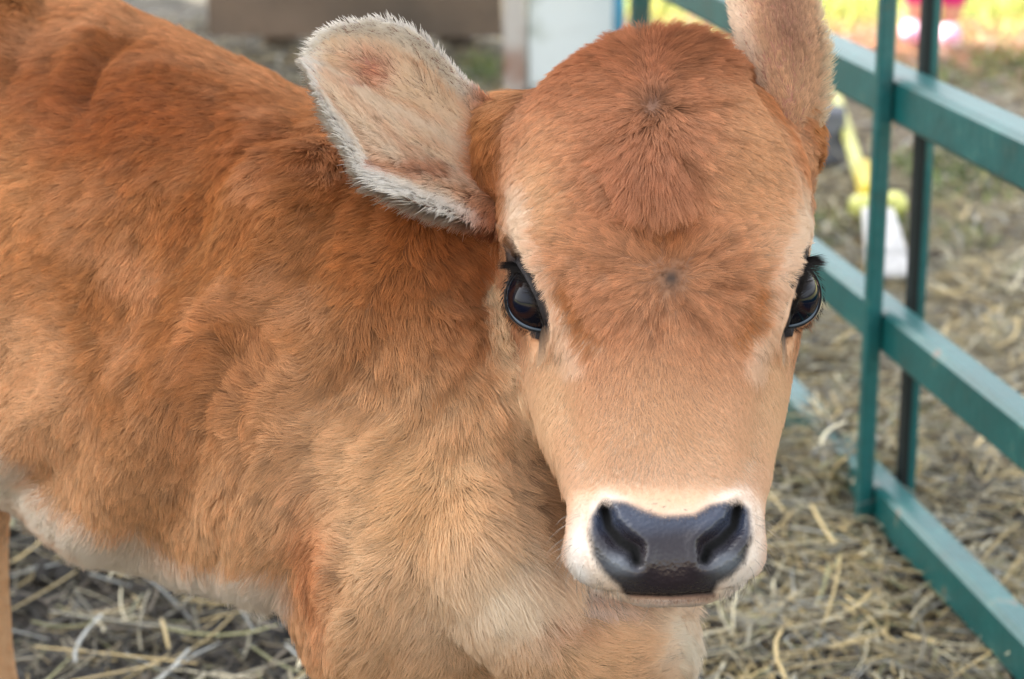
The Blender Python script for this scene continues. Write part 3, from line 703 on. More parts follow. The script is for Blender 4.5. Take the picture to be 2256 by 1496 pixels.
HAIR_SCALE = 1.0
def scatter():
    a, b, c = V[T[:, 0]], V[T[:, 1]], V[T[:, 2]]
    fn = np.cross(b - a, c - a); ar = np.linalg.norm(fn, axis=1) / 2; fn = nrm(fn)
    cen = (a + b + c) / 3; px, py, pd = proj(cen)
    view = nrm(CO - cen); fac = np.sum(view * fn, 1)
    on = (px > -120) & (px < 2350) & (py > -120) & (py < 1620)
    vis = np.where(on & (fac > -.25), 1.0, np.where(on, .3, .16))
    hd = hw[T].mean(1); d = den[T].min(1)
    ear = (T[:, 0] >= NB)
    rate = (1.5e6 * (1 - hd) + 3.3e6 * hd) * vis * d * HAIR_SCALE
    rate = np.where(ear, 2.3e6 * vis * den[T].mean(1) * HAIR_SCALE, rate)
    lam = rate * ar; cnt = np.floor(lam + rng.random(len(lam))).astype(int)
    ti = np.repeat(np.arange(len(T)), cnt); n = len(ti)
    r1 = np.sqrt(rng.random(n)); r2 = rng.random(n); w3 = np.stack([1 - r1, r1 * (1 - r2), r1 * r2], 1)
    def ip(A): return sum(A[T[ti, k]] * (w3[:, k][:, None] if A.ndim == 2 else w3[:, k]) for k in range(3))
    vv = vis[ti]
    return ip(V), ip(dirs), nrm(ip(Nv)), ip(lens), ip(lifts), ip(cols), ip(hw), vv, ear[ti] * 1.0
root, tg, nr, le, li, co, hh, vv, isear = scatter()
le = le * rng.uniform(.65, 1.15, len(le))
rad = (.000135 + .00003 * (1 - hh)) * np.where(vv < .9, 2.3, 1.0) * rng.uniform(.8, 1.25, len(le))
print("HAIRS", len(root))
hb = hh < .5
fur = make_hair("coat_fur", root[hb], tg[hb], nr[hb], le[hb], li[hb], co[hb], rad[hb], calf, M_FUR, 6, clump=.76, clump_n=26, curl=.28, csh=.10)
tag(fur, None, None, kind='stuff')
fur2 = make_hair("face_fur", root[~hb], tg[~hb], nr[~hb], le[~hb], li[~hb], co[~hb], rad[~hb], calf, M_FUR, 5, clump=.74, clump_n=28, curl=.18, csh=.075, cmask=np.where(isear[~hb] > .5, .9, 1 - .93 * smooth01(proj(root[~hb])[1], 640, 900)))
tag(fur2, None, None, kind='stuff')

wk = np.flatnonzero((V[:, 2] > 0) & (np.arange(len(V)) < NB))
wpx, wpy, wpd = proj(V[wk]); wm = (wpd < 1.075) & (wpy > 1130) & (wpy < 1325) & (inpoly(wpx, wpy, NOSE) < -12); wk = rng.choice(wk[wm], 110)
wn = Nv[wk]; wh = make_hair("whiskers", V[wk], np.tile(-CU, (110, 1)) + wn, wn, rng.uniform(.006, .018, 110), np.full(110, .9), np.tile(srgb(190, 180, 170), (110, 1)), np.full(110, .00009), calf, M_FUR, 5, curl=.25, tip_light=0)
tag(wh, None, None, kind='stuff')
# ---- eyes ---------------------------------------------------------------------
def eye_mats():
    N = NT("eyeball"); b = N.n('ShaderNodeBsdfPrincipled'); b.inputs['Roughness'].default_value = .035; b.inputs['IOR'].default_value = 1.33
    b.inputs['Specular IOR Level'].default_value = .5
    a = N.n('ShaderNodeAttribute', attribute_name='col'); N.l(a.outputs['Color'], b.inputs['Base Color']); N.l(b.outputs[0], N.out.inputs[0])
    return N.m
M_EYE = eye_mats(); M_LID = simple_mat("eyelid_skin", srgb(24, 22, 25), .75, .2, 300, .3, 900)
M_WET = simple_mat("wet_lid_margin", srgb(84, 98, 112), .35, .1, 300)
M_LASH = fur_mat("eyelash_hair")
def sphere_pts(fr, r, nu=56, nv=40):
    E, ex, ey, ez = fr; V_, F_ = [], []
    ph = np.linspace(0, np.pi, nv); thh = np.linspace(0, 2 * np.pi, nu, endpoint=False)
    rings = [E + r * (np.cos(p) * ez + np.sin(p) * (np.cos(thh)[:, None] * ex + np.sin(thh)[:, None] * ey)) for p in ph[1:-1]]
    VV, FF = ring_mesh(rings); return VV, FF
for si, fr in zip((-1, 1), EYES):
    E, ex, ey, ez = fr
    e = empty("eye", tuple(E)); e.parent = calf; e.location = Vector(E) - calf.location
    def child(name, VV, FF, mat, cc=None):
        VV = np.asarray(VV) - E
        me_ = D.meshes.new(name); me_.from_pydata(VV.tolist(), [], FF); me_.update(); me_.polygons.foreach_set('use_smooth', [True] * len(me_.polygons))
        if cc is not None:
            a = me_.attributes.new('col', 'FLOAT_COLOR', 'POINT'); a.data.foreach_set('color', np.c_[cc, np.ones(len(cc))].astype(np.float32).ravel())
        me_.materials.append(mat); o = D.objects.new(name, me_); link(o, e); return o
    VV, FF = sphere_pts(fr, ER)
    u = nrm(VV - E); la = u @ ex; lb = u @ ey; lc = u @ ez
    iris = np.hypot(la / 1.0, lb / .92); cc = np.tile(srgb(14, 15, 24), (len(VV), 1))
    ii = (smooth01(iris, .34, .42) * (1 - smooth01(iris, .46, .54)))[:, None] * .45; cc = cc * (1 - ii) + srgb(58, 34, 22) * ii
    pp = (1 - smooth01(iris, .3, .36))[:, None]; cc = cc * (1 - pp) + srgb(10, 14, 30) * pp
    ww_ = smooth01(iris, .84, .93)[:, None]; cc = cc * (1 - ww_) + srgb(26, 22, 26) * ww_
    child("eyeball", VV, FF, M_EYE, cc)
    th = np.linspace(0, 2 * np.pi, 120, endpoint=False); a_, b_ = almond(th)
    path = E + eye_dir(fr, a_, b_) * (ER + .0009)
    def tube_closed(path, r, n=10):
        tn = nrm(np.roll(path, -1, 0) - np.roll(path, 1, 0)); up = nrm(path - E); sd_ = nrm(np.cross(tn, up)); up = np.cross(sd_, tn)
        T_ = np.linspace(0, 2 * np.pi, n, endpoint=False)
        rr = np.broadcast_to(r, (len(path),))
        VV = (path[:, None] + (np.cos(T_)[None, :, None] * sd_[:, None] + np.sin(T_)[None, :, None] * up[:, None]) * rr[:, None, None]).reshape(-1, 3)
        m = len(path); FF = [(i * n + j, i * n + (j + 1) % n, ((i + 1) % m) * n + (j + 1) % n, ((i + 1) % m) * n + j) for i in range(m) for j in range(n)]
        return VV, FF
    VV, FF = tube_closed(path, .0005 + .0009 * (np.sin(th) < .0)); child("eyelid", VV, FF, M_LID)
    # moist pale margin inside the lower lid
    a2, b2 = LA * .93 * np.cos(th), np.where(np.sin(th) > 0, LBL, LBU) * .9 * np.sin(th) * np.abs(np.sin(th)) ** .15
    VV, FF = tube_closed(E + eye_dir(fr, a2, b2) * (ER + .0001), np.interp(th, [0, 1.5, 2.0, 2.7, 3.1, 6.3], [.00005, .00005, .0008, .0008, .0001, .0001])); child("lid_margin", VV, FF, M_WET)
    # lashes on the upper lid, thickest towards its outer end
    nl = 420; tt = rng.uniform(0, 1, nl) ** 1.6
    tha = -R(8) - tt * R(120)
    a3, b3 = almond(tha); k_ = rng.uniform(1, 1.25, nl); dd_ = eye_dir(fr, a3 * k_, b3 * k_); rt = E + dd_ * (ER + .0026) - E
    outw = nrm(CR * si * (1.1 - .5 * tt)[:, None] + CU * (.15 if si < 0 else .55) + ez * .45 + rng.normal(0, .16, (nl, 3)))
    ll = (.015 - .009 * tt) * rng.uniform(.6, 1.1, nl)
    lash = make_hair("eyelashes", rt, outw, dd_, ll, np.full(nl, .5), np.tile(srgb(24, 20, 22), (nl, 1)), np.full(nl, .00011), None, M_LASH, 6, clump=.25, clump_n=5, curl=.22, tip_light=0, grav=-.2)
    lash.parent = e
    nl = 90; tha = rng.uniform(R(25), R(165), nl); a3, b3 = almond(tha); dd_ = eye_dir(fr, a3, b3); rt = dd_ * (ER + .0026)
    low = make_hair("lower_eyelashes", rt, nrm(ey + ez * .3 - CU * .5), dd_, .005 * rng.uniform(.5, 1.1, nl), np.full(nl, .5), np.tile(srgb(40, 32, 32), (nl, 1)), np.full(nl, .0001), None, M_LASH, 5, curl=.2, tip_light=0)
    low.parent = e

# ================================================================== SETTING
# --- ground -------------------------------------------------------------------
def ground_mat():
    N = NT("ground_soil"); b = N.n('ShaderNodeBsdfPrincipled'); b.inputs['Roughness'].default_value = .85
    a = N.n('ShaderNodeAttribute', attribute_name='col'); tc = N.n('ShaderNodeTexCoord')
    no = N.n('ShaderNodeTexNoise'); no.inputs['Scale'].default_value = 18; no.inputs['Detail'].default_value = 9
    N.l(tc.outputs['Object'], no.inputs['Vector'])
    mr = N.n('ShaderNodeMapRange'); mr.inputs['From Min'].default_value = .3; mr.inputs['From Max'].default_value = .7; mr.inputs['To Min'].default_value = .45; mr.inputs['To Max'].default_value = 1.45
    N.l(no.outputs[0], mr.inputs[0])
    vm = N.n('ShaderNodeVectorMath', operation='SCALE'); N.l(a.outputs['Color'], vm.inputs[0]); N.l(mr.outputs[0], vm.inputs['Scale']); N.l(vm.outputs[0], b.inputs['Base Color'])
    bp = N.n('ShaderNodeBump'); bp.inputs['Strength'].default_value = .8; bp.inputs['Distance'].default_value = .02
    N.l(no.outputs[0], bp.inputs['Height']); N.l(bp.outputs[0], b.inputs['Normal']); N.l(b.outputs[0], N.out.inputs[0]); return N.m
def gh(x, y):
    p = np.stack([x * 7, y * 7, 0 * x], 1); near = 1 - smooth01(y, 6, 20)
    return (fbm(p, 71, 4) * .016 + fbm(p * 5, 75, 2) * .005) * near - .012
gx = np.concatenate([-60 - 0 * np.arange(1), np.linspace(-30, -2.2, 12), np.linspace(-2, 2.2, 260), np.linspace(2.4, 30, 12), [60]])
gy = np.concatenate([[-60], np.linspace(-20, .2, 10), np.linspace(.4, 7.2, 380), np.linspace(7.5, 30, 20), [60, 120]])
X, Y = np.meshgrid(gx, gy, indexing='ij'); x, y = X.ravel(), Y.ravel()
VG = np.stack([x, y, gh(x, y)], 1)
nA = fbm(np.stack([x * 1.1, y * 1.1, 0 * x], 1), 81)
soil = np.tile(srgb(36, 30, 23), (len(x), 1))
fx_ = .40 - (y - 2.1) * .166        # fence line
def pg(m, c):
    global soil
    m = np.clip(m, 0, 1)[:, None]; soil = soil * (1 - m) + srgb(*c) * m
pg(smooth01(y, 1.9, 3.2) * smooth01(x, .0, .3), (84, 70, 54))
pg(smooth01(y + nA * .4, 3.0, 4.2), (136, 124, 106))
pg(smooth01(x, .2, -.4) * smooth01(y, 3.4, 4.5), (96, 90, 78))
pg(smooth01(y + nA * .15, 5.2, 5.6) * smooth01(x, .2, .4), (176, 118, 84))
pg(smooth01(y + nA * .3, 6.1, 6.5) * smooth01(x, -.1, .3), (120, 130, 50))
pg(smooth01(-y, .3, 1.0), (176, 154, 122)); pg(smooth01(np.abs(x), 4, 6), (150, 150, 96))  # pale soil behind the camera, added to bounce fill light onto the calf
idx = np.arange(len(x)).reshape(len(gx), len(gy))
q = np.stack([idx[:-1, :-1].ravel(), idx[1:, :-1].ravel(), idx[1:, 1:].ravel(), idx[:-1, 1:].ravel()], 1)
g = big_mesh("ground", VG, q, ground_mat(), None, True, soil); tag(g, "bare trampled soil of the pen under the straw", None, kind='structure')

# --- straw --------------------------------------------------------------------
def strands(n, xr, yr, lr, wr, cols, zr, tilt=.22, bend=.5, dens=None, seg=5, zoff=0):
    m = 0; xs = []; ys = []
    x = rng.uniform(*xr, n * 3); y = rng.uniform(*yr, n * 3)
    if dens is not None:
        k = rng.random(n * 3) < dens(x, y); x, y = x[k], y[k]
    x, y = x[:n], y[:n]; n = len(x)
    a = rng.uniform(0, 2 * np.pi, n); L = rng.uniform(*lr, n) * rng.choice([.5, 1, 1.3], n); W = rng.uniform(*wr, n) * .5
    ti = rng.normal(0, tilt, n); cb = rng.normal(0, bend, n); vb = rng.normal(0, .35, n)
    z = gh(x, y) + np.abs(rng.normal(0, zr, n)) + .004 + zoff
    pts = np.empty((n, seg, 3)); cur = np.stack([x, y, z], 1)
    ks = np.linspace(-.5, .5, seg)
    tw = rng.uniform(0, np.pi, n)
    rings = np.empty((n, seg, 3, 3))
    for i, s in enumerate(ks):
        aa = a + cb * s; t2 = ti + vb * s
        d = np.stack([np.cos(aa) * np.cos(t2), np.sin(aa) * np.cos(t2), np.sin(t2)], 1)
        if i: cur = cur + d * (L / (seg - 1))[:, None]
        sd_ = nrm(np.cross(d, [0, 0, 1.])); up = np.cross(sd_, d)
        for j in range(3):
            th_ = tw + j * 2 * np.pi / 3
            rings[:, i, j] = cur + (sd_ * np.cos(th_)[:, None] + up * (np.sin(th_) * .45)[:, None]) * (W * (1 if 0 < i < seg - 1 else .8))[:, None]
    mid = rings[:, seg // 2].mean(1) - np.stack([x, y, z], 1); rings -= mid[:, None, None]
    rings[..., 2] = np.maximum(rings[..., 2], (gh(x, y) + .001)[:, None, None])
    VV = rings.reshape(-1, 3); base = (np.arange(n) * seg * 3)[:, None]
    loc = []
    for i in range(seg - 1):
        for j in range(3):
            j2 = (j + 1) % 3; loc.append((i * 3 + j, i * 3 + j2, (i + 1) * 3 + j2, (i + 1) * 3 + j))
    loc = np.array(loc); Q = (base[:, :, None] + loc[None]).reshape(-1, 4)
    pal = np.array([srgb(*c) for c in cols]); ci = rng.integers(0, len(pal), n)
    cc = pal[ci] * rng.uniform(.42, 1.6, n)[:, None]
    return VV, Q, np.repeat(cc, seg * 3, 0)
def straw_mat():
    N = NT("straw_stalks"); b = N.n('ShaderNodeBsdfPrincipled'); b.inputs['Roughness'].default_value = .5
    a = N.n('ShaderNodeAttribute', attribute_name='col'); N.l(a.outputs['Color'], b.inputs['Base Color']); N.l(b.outputs[0], N.out.inputs[0]); return N.m
M_STRAW = straw_mat()
SC = [(212, 188, 134), (200, 178, 128), (172, 162, 136), (224, 214, 182), (150, 144, 124), (128, 116, 98), (182, 184, 178), (100, 88, 72), (160, 158, 116)]
DC = [(150, 132, 100), (120, 104, 78), (100, 88, 70), (176, 162, 122), (84, 72, 58), (70, 60, 50), (130, 130, 118)]
def dright(x, y): return np.clip(smooth01(x, .02, .22) * .9 + .06, 0, 1) * np.clip(1.3 - .22 * (y - 1.5), .2, 1)
parts = [strands(9000, (-2.4, -.9), (.8, 4.2), (.02, .09), (.0012, .004), SC + DC, .01), strands(9000, (1.3, 2.8), (.9, 4.0), (.02, .09), (.0012, .004), SC + DC, .01), strands(44000, (-.1, 1.6), (1.3, 4.0), (.02, .09), (.0010, .0034), SC, .010, dens=dright),
         strands(1500, (-.1, 1.4), (1.4, 3.4), (.06, .14), (.0026, .0055), SC[:5], .018, dens=dright),
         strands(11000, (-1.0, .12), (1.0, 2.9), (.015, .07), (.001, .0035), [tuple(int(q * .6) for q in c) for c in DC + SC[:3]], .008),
         strands(2200, (-1.0, .12), (1.5, 2.8), (.05, .13), (.002, .005), SC, .012),
         strands(16000, (-2.2, 1.8), (3.0, 6.4), (.05, .13), (.003, .006), SC + DC, .010),
         strands(4000, (-.6, .6), (.9, 1.6), (.03, .09), (.0016, .004), SC + DC, .01)]
hp_ = ground_pt(1882, 1020)
parts.append(strands(3200, (hp_[0] - .05, hp_[0] + .05), (hp_[1] - .13, hp_[1] + .07), (.03, .09), (.0015, .004), SC, .026, tilt=.3, zoff=.012))
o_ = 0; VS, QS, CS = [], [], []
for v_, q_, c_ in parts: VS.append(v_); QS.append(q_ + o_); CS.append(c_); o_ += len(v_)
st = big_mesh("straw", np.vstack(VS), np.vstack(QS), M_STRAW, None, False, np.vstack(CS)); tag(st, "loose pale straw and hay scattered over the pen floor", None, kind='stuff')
# clods of trodden muck
def clods(n, xr, yr, rr):
    t_ = 0; VV = []; FF = []; 
    for k in range(n):
        x_, y_, r_ = rng.uniform(*xr), rng.uniform(*yr), rng.uniform(*rr)
        u_ = np.linspace(0, np.pi, 7)[1:-1]; T_ = np.linspace(0, 2 * np.pi, 9, endpoint=False)
        sx, sy = rng.uniform(.6, 1.5, 2)
        rings = [np.stack([x_ + sx * r_ * np.sin(a) * np.cos(T_), y_ + sy * r_ * np.sin(a) * np.sin(T_), np.full(9, gh(np.array([x_]), np.array([y_]))[0] + r_ * .55 * np.cos(a))], 1) for a in u_]
        v, f = ring_mesh(rings); v = v + noise(v * 60, 5)[:, None] * r_ * .35 * np.array([1, 1, .6])
        VV.append(v); FF += [tuple(i + t_ for i in q) for q in f]; t_ += len(v)
    return np.vstack(VV), FF
v, f = clods(900, (-1.1, .25), (1.5, 2.9), (.008, .030))
cl = mesh_obj("muck", v, f, simple_mat("dark_muck", srgb(46, 39, 30), .75, .3, 25, .7, 60)); tag(cl, "dark trodden muck lumps beneath the calf", None, kind='stuff')
# green grass tufts beyond the fence
GC = [(96, 120, 52), (120, 142, 62), (80, 104, 44), (142, 150, 84)]
gp = []
for (tx, ty, n_, rx_, ry_) in ((2180, 400, 240, .16, .22), (2100, 375, 160, .12, .16), (2150, 165, 260, .28, .2), (2240, 130, 160, .12, .14), (1870, 520, 90, .1, .1), (1100, 150, 240, .1, .3), (2040, 520, 70, .1, .12)):
    c0 = ground_pt(tx, ty)
    gp.append(strands(n_, (c0[0] - rx_, c0[0] + rx_), (c0[1] - ry_, c0[1] + ry_), (.03, .075), (.003, .007), GC, .014, tilt=.8))
gp.append(strands(14000, (.25, 4.5), (6.0, 9.5), (.04, .10), (.004, .009), [(190, 194, 96), (214, 210, 120), (150, 164, 70)], .015, tilt=.9, bend=.8))
o_ = 0; VS, QS, CS = [], [], []
for v_, q_, c_ in gp: VS.append(v_); QS.append(q_ + o_); CS.append(c_); o_ += len(v_)
gr = big_mesh("grass", np.vstack(VS), np.vstack(QS), M_STRAW, None, False, np.vstack(CS)); tag(gr, "patchy green grass growing beyond the fence", None, kind='stuff')

# --- green pen fence ------------------------------------------------------------
FD = nrm(np.array([-.164, .986, 0])); FN = np.array([FD[1], -FD[0], 0])      # FN points to the far (right) side
A0 = ground_pt(2091, 1237, .052)
def on_fence(x, y, off=0):
    r = ((x - 1128) / FPX) * CR - ((y - 748) / FPX) * CU + CF
    A = A0 + FN * off; t = ((A - CO) @ FN) / (r @ FN); return CO + r * t
Zs = [.052, on_fence(2091, 798)[2], on_fence(2091, 225)[2]]
def fence_mat():
    N = NT("green_fence_paint"); b = N.n('ShaderNodeBsdfPrincipled'); b.inputs['Roughness'].default_value = .42; b.inputs['Coat Weight'].default_value = .25; b.inputs['Coat Roughness'].default_value = .25
    tc = N.n('ShaderNodeTexCoord'); no = N.n('ShaderNodeTexNoise'); no.inputs['Scale'].default_value = 14; no.inputs['Detail'].default_value = 8; no.inputs['Roughness'].default_value = .7
    N.l(tc.outputs['Object'], no.inputs['Vector']); rp = N.n('ShaderNodeValToRGB')
    e = rp.color_ramp.elements; e[0].position = .3; e[0].color = (*srgb(40, 76, 72), 1); e[1].position = .42; e[1].color = (*srgb(12, 88, 88), 1)
    e2 = e.new(.58); e2.color = (*srgb(14, 98, 98), 1); e3 = e.new(.62); e3.color = (*srgb(40, 112, 108), 1); e4 = e.new(.68); e4.color = (*srgb(118, 96, 80), 1)
    N.l(no.outputs[0], rp.inputs[0]); N.l(rp.outputs[0], b.inputs['Base Color'])
    n2 = N.n('ShaderNodeTexNoise'); n2.inputs['Scale'].default_value = 90; N.l(tc.outputs['Object'], n2.inputs['Vector'])
    bp = N.n('ShaderNodeBump'); bp.inputs['Strength'].default_value = .25; bp.inputs['Distance'].default_value = .003; N.l(n2.outputs[0], bp.inputs['Height']); N.l(bp.outputs[0], b.inputs['Normal'])
    N.l(b.outputs[0], N.out.inputs[0]); return N.m
M_FENCE = fence_mat()
def bev_box(c, ax, ay, az, hx, hy, hz, bev):
    """box centred c with unit axes and half sizes, chamfered along x"""
    pts = [(hy - bev, hz), (-hy + bev, hz), (-hy, hz - bev), (-hy, -hz + bev), (-hy + bev, -hz), (hy - bev, -hz), (hy, -hz + bev), (hy, hz - bev)]
    rings = [np.array([c + ax * s + ay * p[0] + az * p[1] for p in pts]) for s in (-hx, hx)]
    return ring_mesh(rings)
ZU = np.array([0, 0, 1.])
pe = on_fence(1387, 20); FEND = (pe - A0) @ FD
fence = empty("pen_fence", tuple(ground_pt(1980, 1120)))
tag(fence, "teal green metal rail fence of the pen on the right of the calf", "fence")
RW, RH = (.034, .034, .042), .050
T0, T1 = -1.35, FEND
for z, w_ in zip(Zs, RW):
    c = A0.copy(); c[2] = z - RH / 2; c = c + FN * w_ / 2 + FD * (T0 + T1) / 2
    v, f = bev_box(c, FD, FN, ZU, (T1 - T0) / 2, w_ / 2, RH / 2, .006)
    mesh_obj("rail", v, f, M_FENCE, fence, False)
def fence_bar(x, y, side, w_, hgt=.95, dep=.5):
    p = on_fence(x, y, 0); off = (-w_ / 2 - .001) if side < 0 else (max(RW) + w_ / 2 + .001)
    p = on_fence(x, y, off); c = np.array([p[0], p[1], hgt / 2 + .01])
    v, f = bev_box(c, ZU, FD, FN, hgt / 2, w_ / 2, w_ / 2, .003)
    return mesh_obj("upright", v, f, M_FENCE, fence, False)
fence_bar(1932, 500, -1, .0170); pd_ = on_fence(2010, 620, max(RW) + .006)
for k_, m_ in ((0, simple_mat('shaded_fence_green', srgb(10, 26, 26), .7, .1)), (.0087, M_FENCE)):  # near-black strip puts the shaded left side of the upright into colour
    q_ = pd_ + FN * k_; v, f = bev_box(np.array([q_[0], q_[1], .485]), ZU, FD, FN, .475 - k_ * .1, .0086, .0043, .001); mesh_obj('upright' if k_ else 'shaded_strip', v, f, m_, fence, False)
p = A0 + FD * FEND + FN * .017; v, f = bev_box(np.array([p[0], p[1], .5]), ZU, FD, FN, .5, .014, .0145, .003); mesh_obj("upright", v, f, M_FENCE, fence, False)


# --- white post with rusty edge, blue pipe, plank wall ----------------------------
def boxm(name, x0, x1, y0, y1, z0, z1, mat, parent, bev=.01):
    v, f = bev_box(np.array([(x0 + x1) / 2, (y0 + y1) / 2, (z0 + z1) / 2]), ZU, np.array([1., 0, 0]), np.array([0, 1., 0]), (z1 - z0) / 2, (x1 - x0) / 2, (y1 - y0) / 2, bev)
    return mesh_obj(name, v, f, mat, parent, False)
pl = ground_pt(1160, 200); YP = pl[1]
def xat(px_, Y_, z=.3): return (px_ - 1128) / FPX * ((np.array([0, Y_, z]) - CO) @ CF)
M_WHITE = simple_mat("chalky_white_paint", srgb(226, 234, 232), .6, .1, 9, .3, 30, col2=srgb(176, 184, 172), thr=(.3, .5))
M_RUST = simple_mat("rusty_trim", srgb(196, 190, 182), .7, .2, 7, .3, 40, col2=srgb(146, 106, 84), thr=(.30, .5))
wp = empty("white_panel", (0.15, YP + .1, 0)); tag(wp, "white painted upright board with a rusty left edge behind the calf's ears", "board")
boxm("board", xat(1160, YP), xat(1366, YP), YP, YP + .12, 0, 1.3, M_WHITE, wp)
boxm("rusty_edge", xat(1108, YP), xat(1158, YP), YP - .02, YP + .1, -.01, 1.3, M_RUST, wp, .006)
def cyl(name, p0, p1, r0, r1, mat, parent=None, n=16):
    p0, p1 = np.array(p0, float), np.array(p1, float); d = nrm(p1 - p0); s_ = nrm(np.cross(d, [.3, .2, 1.])); u_ = np.cross(s_, d)
    T_ = np.linspace(0, 2 * np.pi, n, endpoint=False)
    rings = [p0 + (p1 - p0) * k + (np.cos(T_)[:, None] * s_ + np.sin(T_)[:, None] * u_) * (r0 + (r1 - r0) * k) for k in np.linspace(0, 1, 5)]
    v, f = ring_mesh(rings); return mesh_obj(name, v, f, mat, parent, True)
bp_ = cyl("blue_pipe", (xat(1362, YP), YP - .06, 0), (xat(1362, YP), YP - .06, 1.2), .014, .014, simple_mat("blue_plastic", srgb(96, 176, 214), .4, .1)); tag(bp_, "light blue pipe standing beside the white board", "pipe")
M_WOOD = simple_mat("weathered_wood", srgb(132, 112, 94), .8, .25, 3, .5, 30, col2=srgb(98, 86, 74))
wall = empty("plank_wall", (-.8, 5.95, 0)); tag(wall, "low wall of dark weathered planks far behind the calf", "wall")
YW = 5.75
for k, (z0, z1, dy) in enumerate(((.03, .17, 0), (.178, .32, .01), (.328, .50, .0), (.508, .68, .012), (.688, .86, 0), (.868, 1.04, .01))):
    boxm("plank", xat(450, YW), xat(1106, YW), YW + dy, YW + .04 + dy, z0, z1, M_WOOD, wall, .006)
for xx in (-.68, -.2): boxm("post", xx, xx + .09, YW + .06, YW + .15, 0, 1.1, M_WOOD, wall)

# --- mop beyond the fence ------------------------------------------------------------
M_YEL = simple_mat("pale_yellow_plastic", srgb(226, 226, 130), .4, .08); M_YEL2 = simple_mat("yellow_plastic", srgb(232, 206, 40), .4, .1)
M_MOP = simple_mat("white_mop_strands", srgb(226, 224, 222), .8, .12, 60, .6, 120)
p1_ = ground_pt(1908, 425, .05); p0_ = ground_pt(1842, 215, .07)
mop = empty("mop", tuple(ground_pt(1930, 450))); tag(mop, "white mop with a pale yellow handle lying beyond the green fence", "mop")
cyl("handle", p0_, p1_, .013, .013, M_YEL, mop)
pc = ground_pt(1912, 395, .055); cyl("socket", ground_pt(1902, 370, .055), ground_pt(1918, 440, .05), .018, .022, M_YEL2, mop)
pa, pb = ground_pt(1893, 455, .045), ground_pt(1970, 450, .045)
def ball(name, c, r, mat, parent):
    us = np.linspace(0, np.pi, 12)[1:-1]; T_ = np.linspace(0, 2 * np.pi, 20, endpoint=False)
    v, f = ring_mesh([c + np.stack([r * np.sin(u) * np.cos(T_), r * 1.25 * np.sin(u) * np.sin(T_), np.full(20, r * np.cos(u))], 1) for u in us]); return mesh_obj(name, v, f, mat, parent)
cyl("clamp_bar", pa, pb, .02, .02, M_YEL, mop); ball("clamp_knob", pa, .021, M_YEL, mop); ball("clamp_knob", pb, .023, M_YEL, mop)
vs_, fs_, o_ = [], [], 0
for k in range(34):
    f_ = (k + .5) / 34; x0, x1 = 1900 + 66 * f_, 1912 + 96 * f_; z_ = .035 + .012 * (k % 3)
    a_, b_, c_ = ground_pt(x0, 462, z_), ground_pt((x0 + x1) / 2 + 3, 540, z_ + .004), ground_pt(x1, 600 + 12 * math.sin(k * 2.1), .012)
    pts_ = [a_ * (1 - t) ** 2 + 2 * b_ * t * (1 - t) + c_ * t * t for t in np.linspace(0, 1, 8)]
    T_ = np.linspace(0, 2 * np.pi, 7, endpoint=False)
    rings = [p + np.stack([.0045 * np.cos(T_), 0 * T_, .0045 * np.sin(T_)], 1) for p in pts_]
    v, f = ring_mesh(rings); vs_.append(v); fs_ += [tuple(i + o_ for i in q) for q in f]; o_ += len(v)
mesh_obj("mop_strands", np.vstack(vs_), fs_, M_MOP, mop)
# --- grey stump
gs = ground_pt(1828, 362); us = np.linspace(0, 1, 8); T_ = np.linspace(0, 2 * np.pi, 22, endpoint=False)
v, f = ring_mesh([np.array([gs[0] - .005, gs[1] + .03, 0]) + np.stack([(.043 - .006 * u) * np.cos(T_) * (1 + .08 * np.sin(3 * T_)), (.043 - .006 * u) * np.sin(T_), np.full(22, .105 * u + (.004 * np.sin(2 * T_) if u > .9 else 0))], 1) for u in us])
s_ = mesh_obj("stump", v, f, simple_mat("grey_stone", srgb(120, 122, 128), .8, .2, 30, .5, 60)); tag(s_, "short grey stump standing on the ground behind the green fence", "stump")

# --- child in pink leggings ------------------------------------------------------------
def skin_figure(name, joints, edges, mat, parent, sub=2):
    me_ = D.meshes.new(name); me_.from_pydata([j[:3] for j in joints], edges, []); o = D.objects.new(name, me_); link(o)
    o.modifiers.new("s", 'SKIN'); 
    for i, j in enumerate(joints):
        sv = me_.skin_vertices[0].data[i]; sv.radius = (j[3], j[4] if len(j) > 4 else j[3]); sv.use_root = (i == 0)
    mm_ = o.modifiers.new("u", 'SUBSURF'); mm_.levels = sub; mm_.render_levels = sub
    m2 = D.meshes.new_from_object(o.evaluated_get(bpy.context.evaluated_depsgraph_get())); D.objects.remove(o)
    m2.polygons.foreach_set('use_smooth', [True] * len(m2.polygons)); m2.materials.clear(); m2.materials.append(mat)
    o = D.objects.new(name, m2); link(o, parent)
    return o
M_SK = simple_mat("child_skin", srgb(214, 160, 130), .5, .05); M_PINK = simple_mat("pink_leggings", srgb(226, 40, 130), .7, .1)
M_TEE = simple_mat("white_shirt", srgb(230, 230, 235), .8, .06); M_SHOE = simple_mat("white_pink_shoe", srgb(236, 214, 226), .5, .1, 30, col2=srgb(230, 130, 170)); M_HAIR = simple_mat("brown_hair", srgb(80, 54, 36), .6, .2, 60, .6, 120)
kf = ground_pt(2052, 92); kid = empty("person", (kf[0], kf[1], 0)); tag(kid, "child in pink leggings and pale shoes standing beyond the fence in the sun", "person")
kf2 = ground_pt(2012, 90) - kf; kf3 = ground_pt(2094, 96) - kf
lx, ly = kf2[0], kf2[1]; rx, ry = kf3[0], kf3[1]
